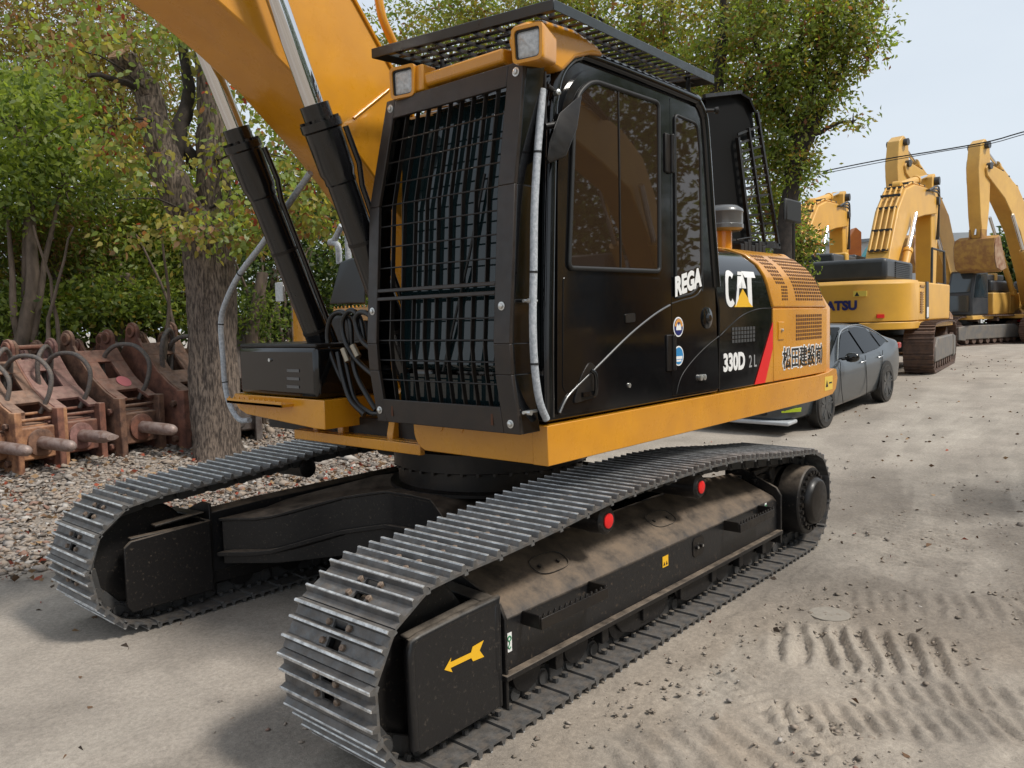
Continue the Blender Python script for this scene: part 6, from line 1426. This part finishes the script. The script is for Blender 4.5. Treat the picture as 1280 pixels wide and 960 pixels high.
# ============================================================ cars
TYR = mat('tyre', (.022, .021, .020), .85, c2=(.05, .045, .04), nscale=8)
RIM = mat('dark_rim', (.10, .105, .11), .3, metal=.7)
def car(label, pos, yaw, paint, body='sedan', glass=None):
    glass = glass or mat('car_glass_%d' % len(bpy.data.materials), (.004, .005, .006), .08, spec=.18)
    root = empty('parked_car', pos, yaw, label, 'car')
    St = [(2.42, .56, .50, .22), (2.36, .66, .70, .20), (2.2, .73, .82, .19), (1.9, .80, .885, .18), (1.5, .87, .905, .17), (1.05, .94, .905, .17), (.85, .98, .905, .17), (.5, 1.16, .905, .17), (.15, 1.33, .905, .17), (-.2, 1.425, .905, .17), (-.6, 1.455, .905, .17), (-1.0, 1.435, .905, .17), (-1.4, 1.35, .905, .17), (-1.8, 1.20, .90, .19), (-2.05, 1.10, .885, .22), (-2.3, 1.07, .86, .26), (-2.42, 1.0, .80, .30), (-2.5, .72, .70, .34)]
    def belt(x): return .93 + .035*max(0, (.9-x)/3.0) if x < .95 else 0
    def ring(x, zt, w_, zb_):
        bz = .90 + .05*ss((1.2-x)/3) if x < 1.0 and x > -1.95 else zt-.09
        g = max(0, zt-bz); tw = w_ - .03 - .62*g if g > .1 else w_*.93
        half = [(0, zt + .012), (tw*.55, zt + .006), (tw*.92, zt-.02), (tw, zt-.06 if g > .1 else zt-.035), (w_-.03 if g > .1 else w_*.97, bz if g > .1 else zt-.07), (w_, bz-.12 if g > .1 else zt-.13), (w_+.01, .55), (w_-.01, .40), (w_-.03, .30), (w_-.06, zb_), (0, zb_-.0)]
        return [(x, y, z) for y, z in half] + [(x, -y, z) for y, z in half[::-1][1:-1]]
    b_ = MB(); b_.loft([ring(*s_) for s_ in St]); sh = b_.build('body', paint, root, smooth=178)
    mo = sh.modifiers.new('sub', 'SUBSURF'); mo.levels = 1; mo.render_levels = 2
    def wy(z): return .878 - .62*(z-.92)
    def win(name, poly, m_, off=.012):
        for s in (1, -1):
            b_ = MB(); b_.prism(poly, 0, .006, lambda a, c, w__: (a, s*(wy(c)+off+w__), c)); b_.build(name, m_, root)
    win('side_window', rnd([(.72, .985), (.30, 1.20), (.02, 1.325), (-.30, 1.365), (-.32, .965)], [.02, .05, .05, .03, .02], 3), glass)
    win('side_window', rnd([(-.40, .965), (-.38, 1.37), (-.75, 1.385), (-1.15, 1.33), (-1.22, .985)], [.02, .03, .05, .04, .02], 3), glass)
    win('side_window', rnd([(-1.30, .995), (-1.24, 1.30), (-1.50, 1.20), (-1.72, 1.06)], [.02, .03, .03, .02], 3), glass)
    for s in (1, -1):
        b_ = MB(); P_ = [(.80, .965), (.32, 1.22), (.03, 1.345), (-.35, 1.40), (-.75, 1.415), (-1.15, 1.365), (-1.52, 1.225), (-1.80, 1.04)]
        b_.tube([(x, s*(wy(z)+.014), z) for x, z in P_], .012, 6, sub=3); b_.build('window_trim', mat('bright_trim', (.45, .46, .47), .25, metal=.8) if 'bright_trim' not in bpy.data.materials else bpy.data.materials['bright_trim'], root, smooth=60)
    b_ = MB(); b_.loft([[(.83, y, .99+.003) for y in (-.74, .74)] + [(.80, y, .99) for y in (.74, -.74)], [(-.12, y, 1.41+.012) for y in (-.56, .56)] + [(-.15, y, 1.40) for y in (.56, -.56)]]); b_.build('windscreen', glass, root)
    b_ = MB(); b_.loft([[(-1.95, y, 1.145) for y in (-.66, .66)] + [(-1.92, y, 1.12) for y in (.66, -.66)], [(-1.10, y, 1.425) for y in (-.54, .54)] + [(-1.08, y, 1.40) for y in (.54, -.54)]]); b_.build('rear_glass', glass, root)
    for x in (1.45, -1.38):
        for s in (1, -1):
            a_ = MB(); a_.cyl((x, s*.80, .36), (x, s*.925, .36), .375, n=36); a_.build('wheel_arch', BLD, root, smooth=40)
            wv = empty('wheel', (x, s*.84, .33)); wv.parent = root
            t_ = MB(); t_.lathe([(-.11, .24), (-.11, .31), (-.08, .33), (.08, .33), (.105, .315), (.11, .24), (.06, .235)], (0, 0, 0), (0, s, 0), 36); t_.build('tyre', TYR, wv, smooth=40)
            t_ = MB(); t_.lathe([(.095, .245), (.105, .245), (.105, .225), (.04, .22), (.04, 0)], (0, 0, 0), (0, s, 0), 36)
            for k in range(5):
                a = 2*math.pi*k/5+.3
                for da in (-.16, .16): t_.bar((.04*math.cos(a), s*.085, .04*math.sin(a)), (.225*math.cos(a+da), s*.10, .225*math.sin(a+da)), .030, .02, up=(0, 1, 0))
            t_.cyl((0, s*.05, 0), (0, s*.10, 0), .045, n=16); t_.build('rim', RIM, wv)
    for s in (1, -1):
        m_ = MB(); m_.lathe([(0, .03), (.03, .065), (.08, .078), (.15, .075), (.20, .055), (.215, .02)], (.60, s*.92, .985), (0, s, .05), 16); m_.bar((.62, s*.86, .96), (.60, s*.95, .97), .05, .04); m_.build('door_mirror', BKT, root, bevel=.015, smooth=40)
        for x in (-.22, -1.08): h_ = MB(); h_.tube([(x+.09, s*.905, .83), (x+.06, s*.935, .835), (x-.06, s*.935, .845), (x-.09, s*.905, .845)], .011, 6); h_.build('door_handle', bpy.data.materials['bright_trim'], root, smooth=60)
        g_ = MB()
        for pts in ([(.78, .93), (.80, .55), (.72, .25)], [(-.34, .93), (-.36, .55), (-.35, .25)], [(-1.22, .93), (-1.12, .60), (-.95, .28)], ): g_.tube([(x, s*(.922 if z < .8 else .905), z) for x, z in pts], .005, 5, sub=3)
        g_.build('door_gap', BLD, root)
        l_ = MB(); l_.loft([[(2.38, s*.50, .66), (2.38, s*.50, .57), (2.36, s*.48, .57), (2.36, s*.48, .66)], [(2.10, s*.86, .73), (2.12, s*.865, .63), (2.08, s*.84, .63), (2.07, s*.84, .73)]]); l_.build('headlight', LENS, root)
        l_ = MB(); l_.bx(-2.49, -2.30, s*.55, s*.845, .86, .97); l_.build('tail_light', mat('tail_red_%d' % len(bpy.data.materials), (.35, .01, .01), .15), root, bevel=.02)
    b_ = MB(); b_.bx(2.15, 2.47, -.78, .78, .17, .23); b_.build('bumper_lip', mat('lip_silver', (.42, .44, .46), .35), root, bevel=.02)
    b_ = MB(); b_.hexa([(2.33, .62, .345), (2.37, .63, .345), (2.22, .86, .355), (2.18, .84, .355), (2.33, .62, .375), (2.37, .63, .37), (2.21, .865, .41), (2.17, .84, .41)]); b_.build('bumper_accent', mat('lime_accent_%d' % len(bpy.data.materials), (.45, .55, .02), .4), root)
    b_ = MB(); b_.bx(2.36, 2.45, -.42, .42, .30, .52); b_.build('radiator_grille', BLD, root, bevel=.02)
    return root
GP = mat('dusty_grey_car_paint', (.035, .042, .048), .32, c2=(.045, .052, .058), nscale=3, coat=.5, metal=.0, coatr=.08)
rw_ = at(1110, 507, 15.7); fw_ = at(1032, 531, 12.95)
hd_ = Vector((fw_.x-rw_.x, fw_.y-rw_.y, 0)).normalized(); lf_ = Vector((-hd_.y, hd_.x, 0))
cpos = Vector(((rw_.x+fw_.x)/2, (rw_.y+fw_.y)/2, 0)) - lf_*.93 - hd_*.03
pz = (gh(cpos.x-1.4, cpos.y) + gh(cpos.x+1.4, cpos.y))/2; cpos.z = pz
S_ = car('dusty grey sedan parked behind the big excavator', cpos, math.atan2(hd_.y, hd_.x), GP)
sl_pitch = math.atan2(gh(fw_.x, fw_.y-.9)-gh(rw_.x, rw_.y-.9), 2.8); S_.rotation_euler[1] = -sl_pitch
c5 = at(1298, 420, 42); c5.z = .42
car('dark blue car cut by the right edge of the picture', c5, math.atan2(CAM[1]-c5.y, CAM[0]-c5.x) + R(150), mat('dark_blue_car_paint', (.012, .016, .035), .2, coat=.8))
# unseen trees across the road, added tall to darken what the cab panels mirror

p_ = Vector((-12.0, 8.5, .3))
K5 = copy_tree(K1); K5['label'] = 'yellow excavator standing across the road, outside the picture and mirrored in the cab glass'; K5.location = p_; K5.rotation_euler = (0, 0, R(-15))
for i, (x, y) in enumerate(((-13, 14), (-8, 14), (-3, 14.5), (2, 15), (-18, 13), (-26, 12))):
    b0 = Vector((x, y, 0)); tree('unseen_roadside_tree', ('unseen dark tree across the road, set tall to darken the cab reflections, %s along the row' % ['second', 'third', 'fourth', 'nearest', 'next to last', 'farthest'][i]), 'tree', None, [([b0, b0+Vector((.1, .1, 2)), b0+Vector((0, .2, 5))], [.25, .18, .08])], [(np.array([x, y, 6.0]), (2.8, 2, 4.2), 330), (np.array([x+1, y, 2.0]), (3, 2, 1.8), 200)], .36, 12, dict(deep=.4, dark=.3, green=.3), BARKD, 'unseen trees across the road', spread=.35)
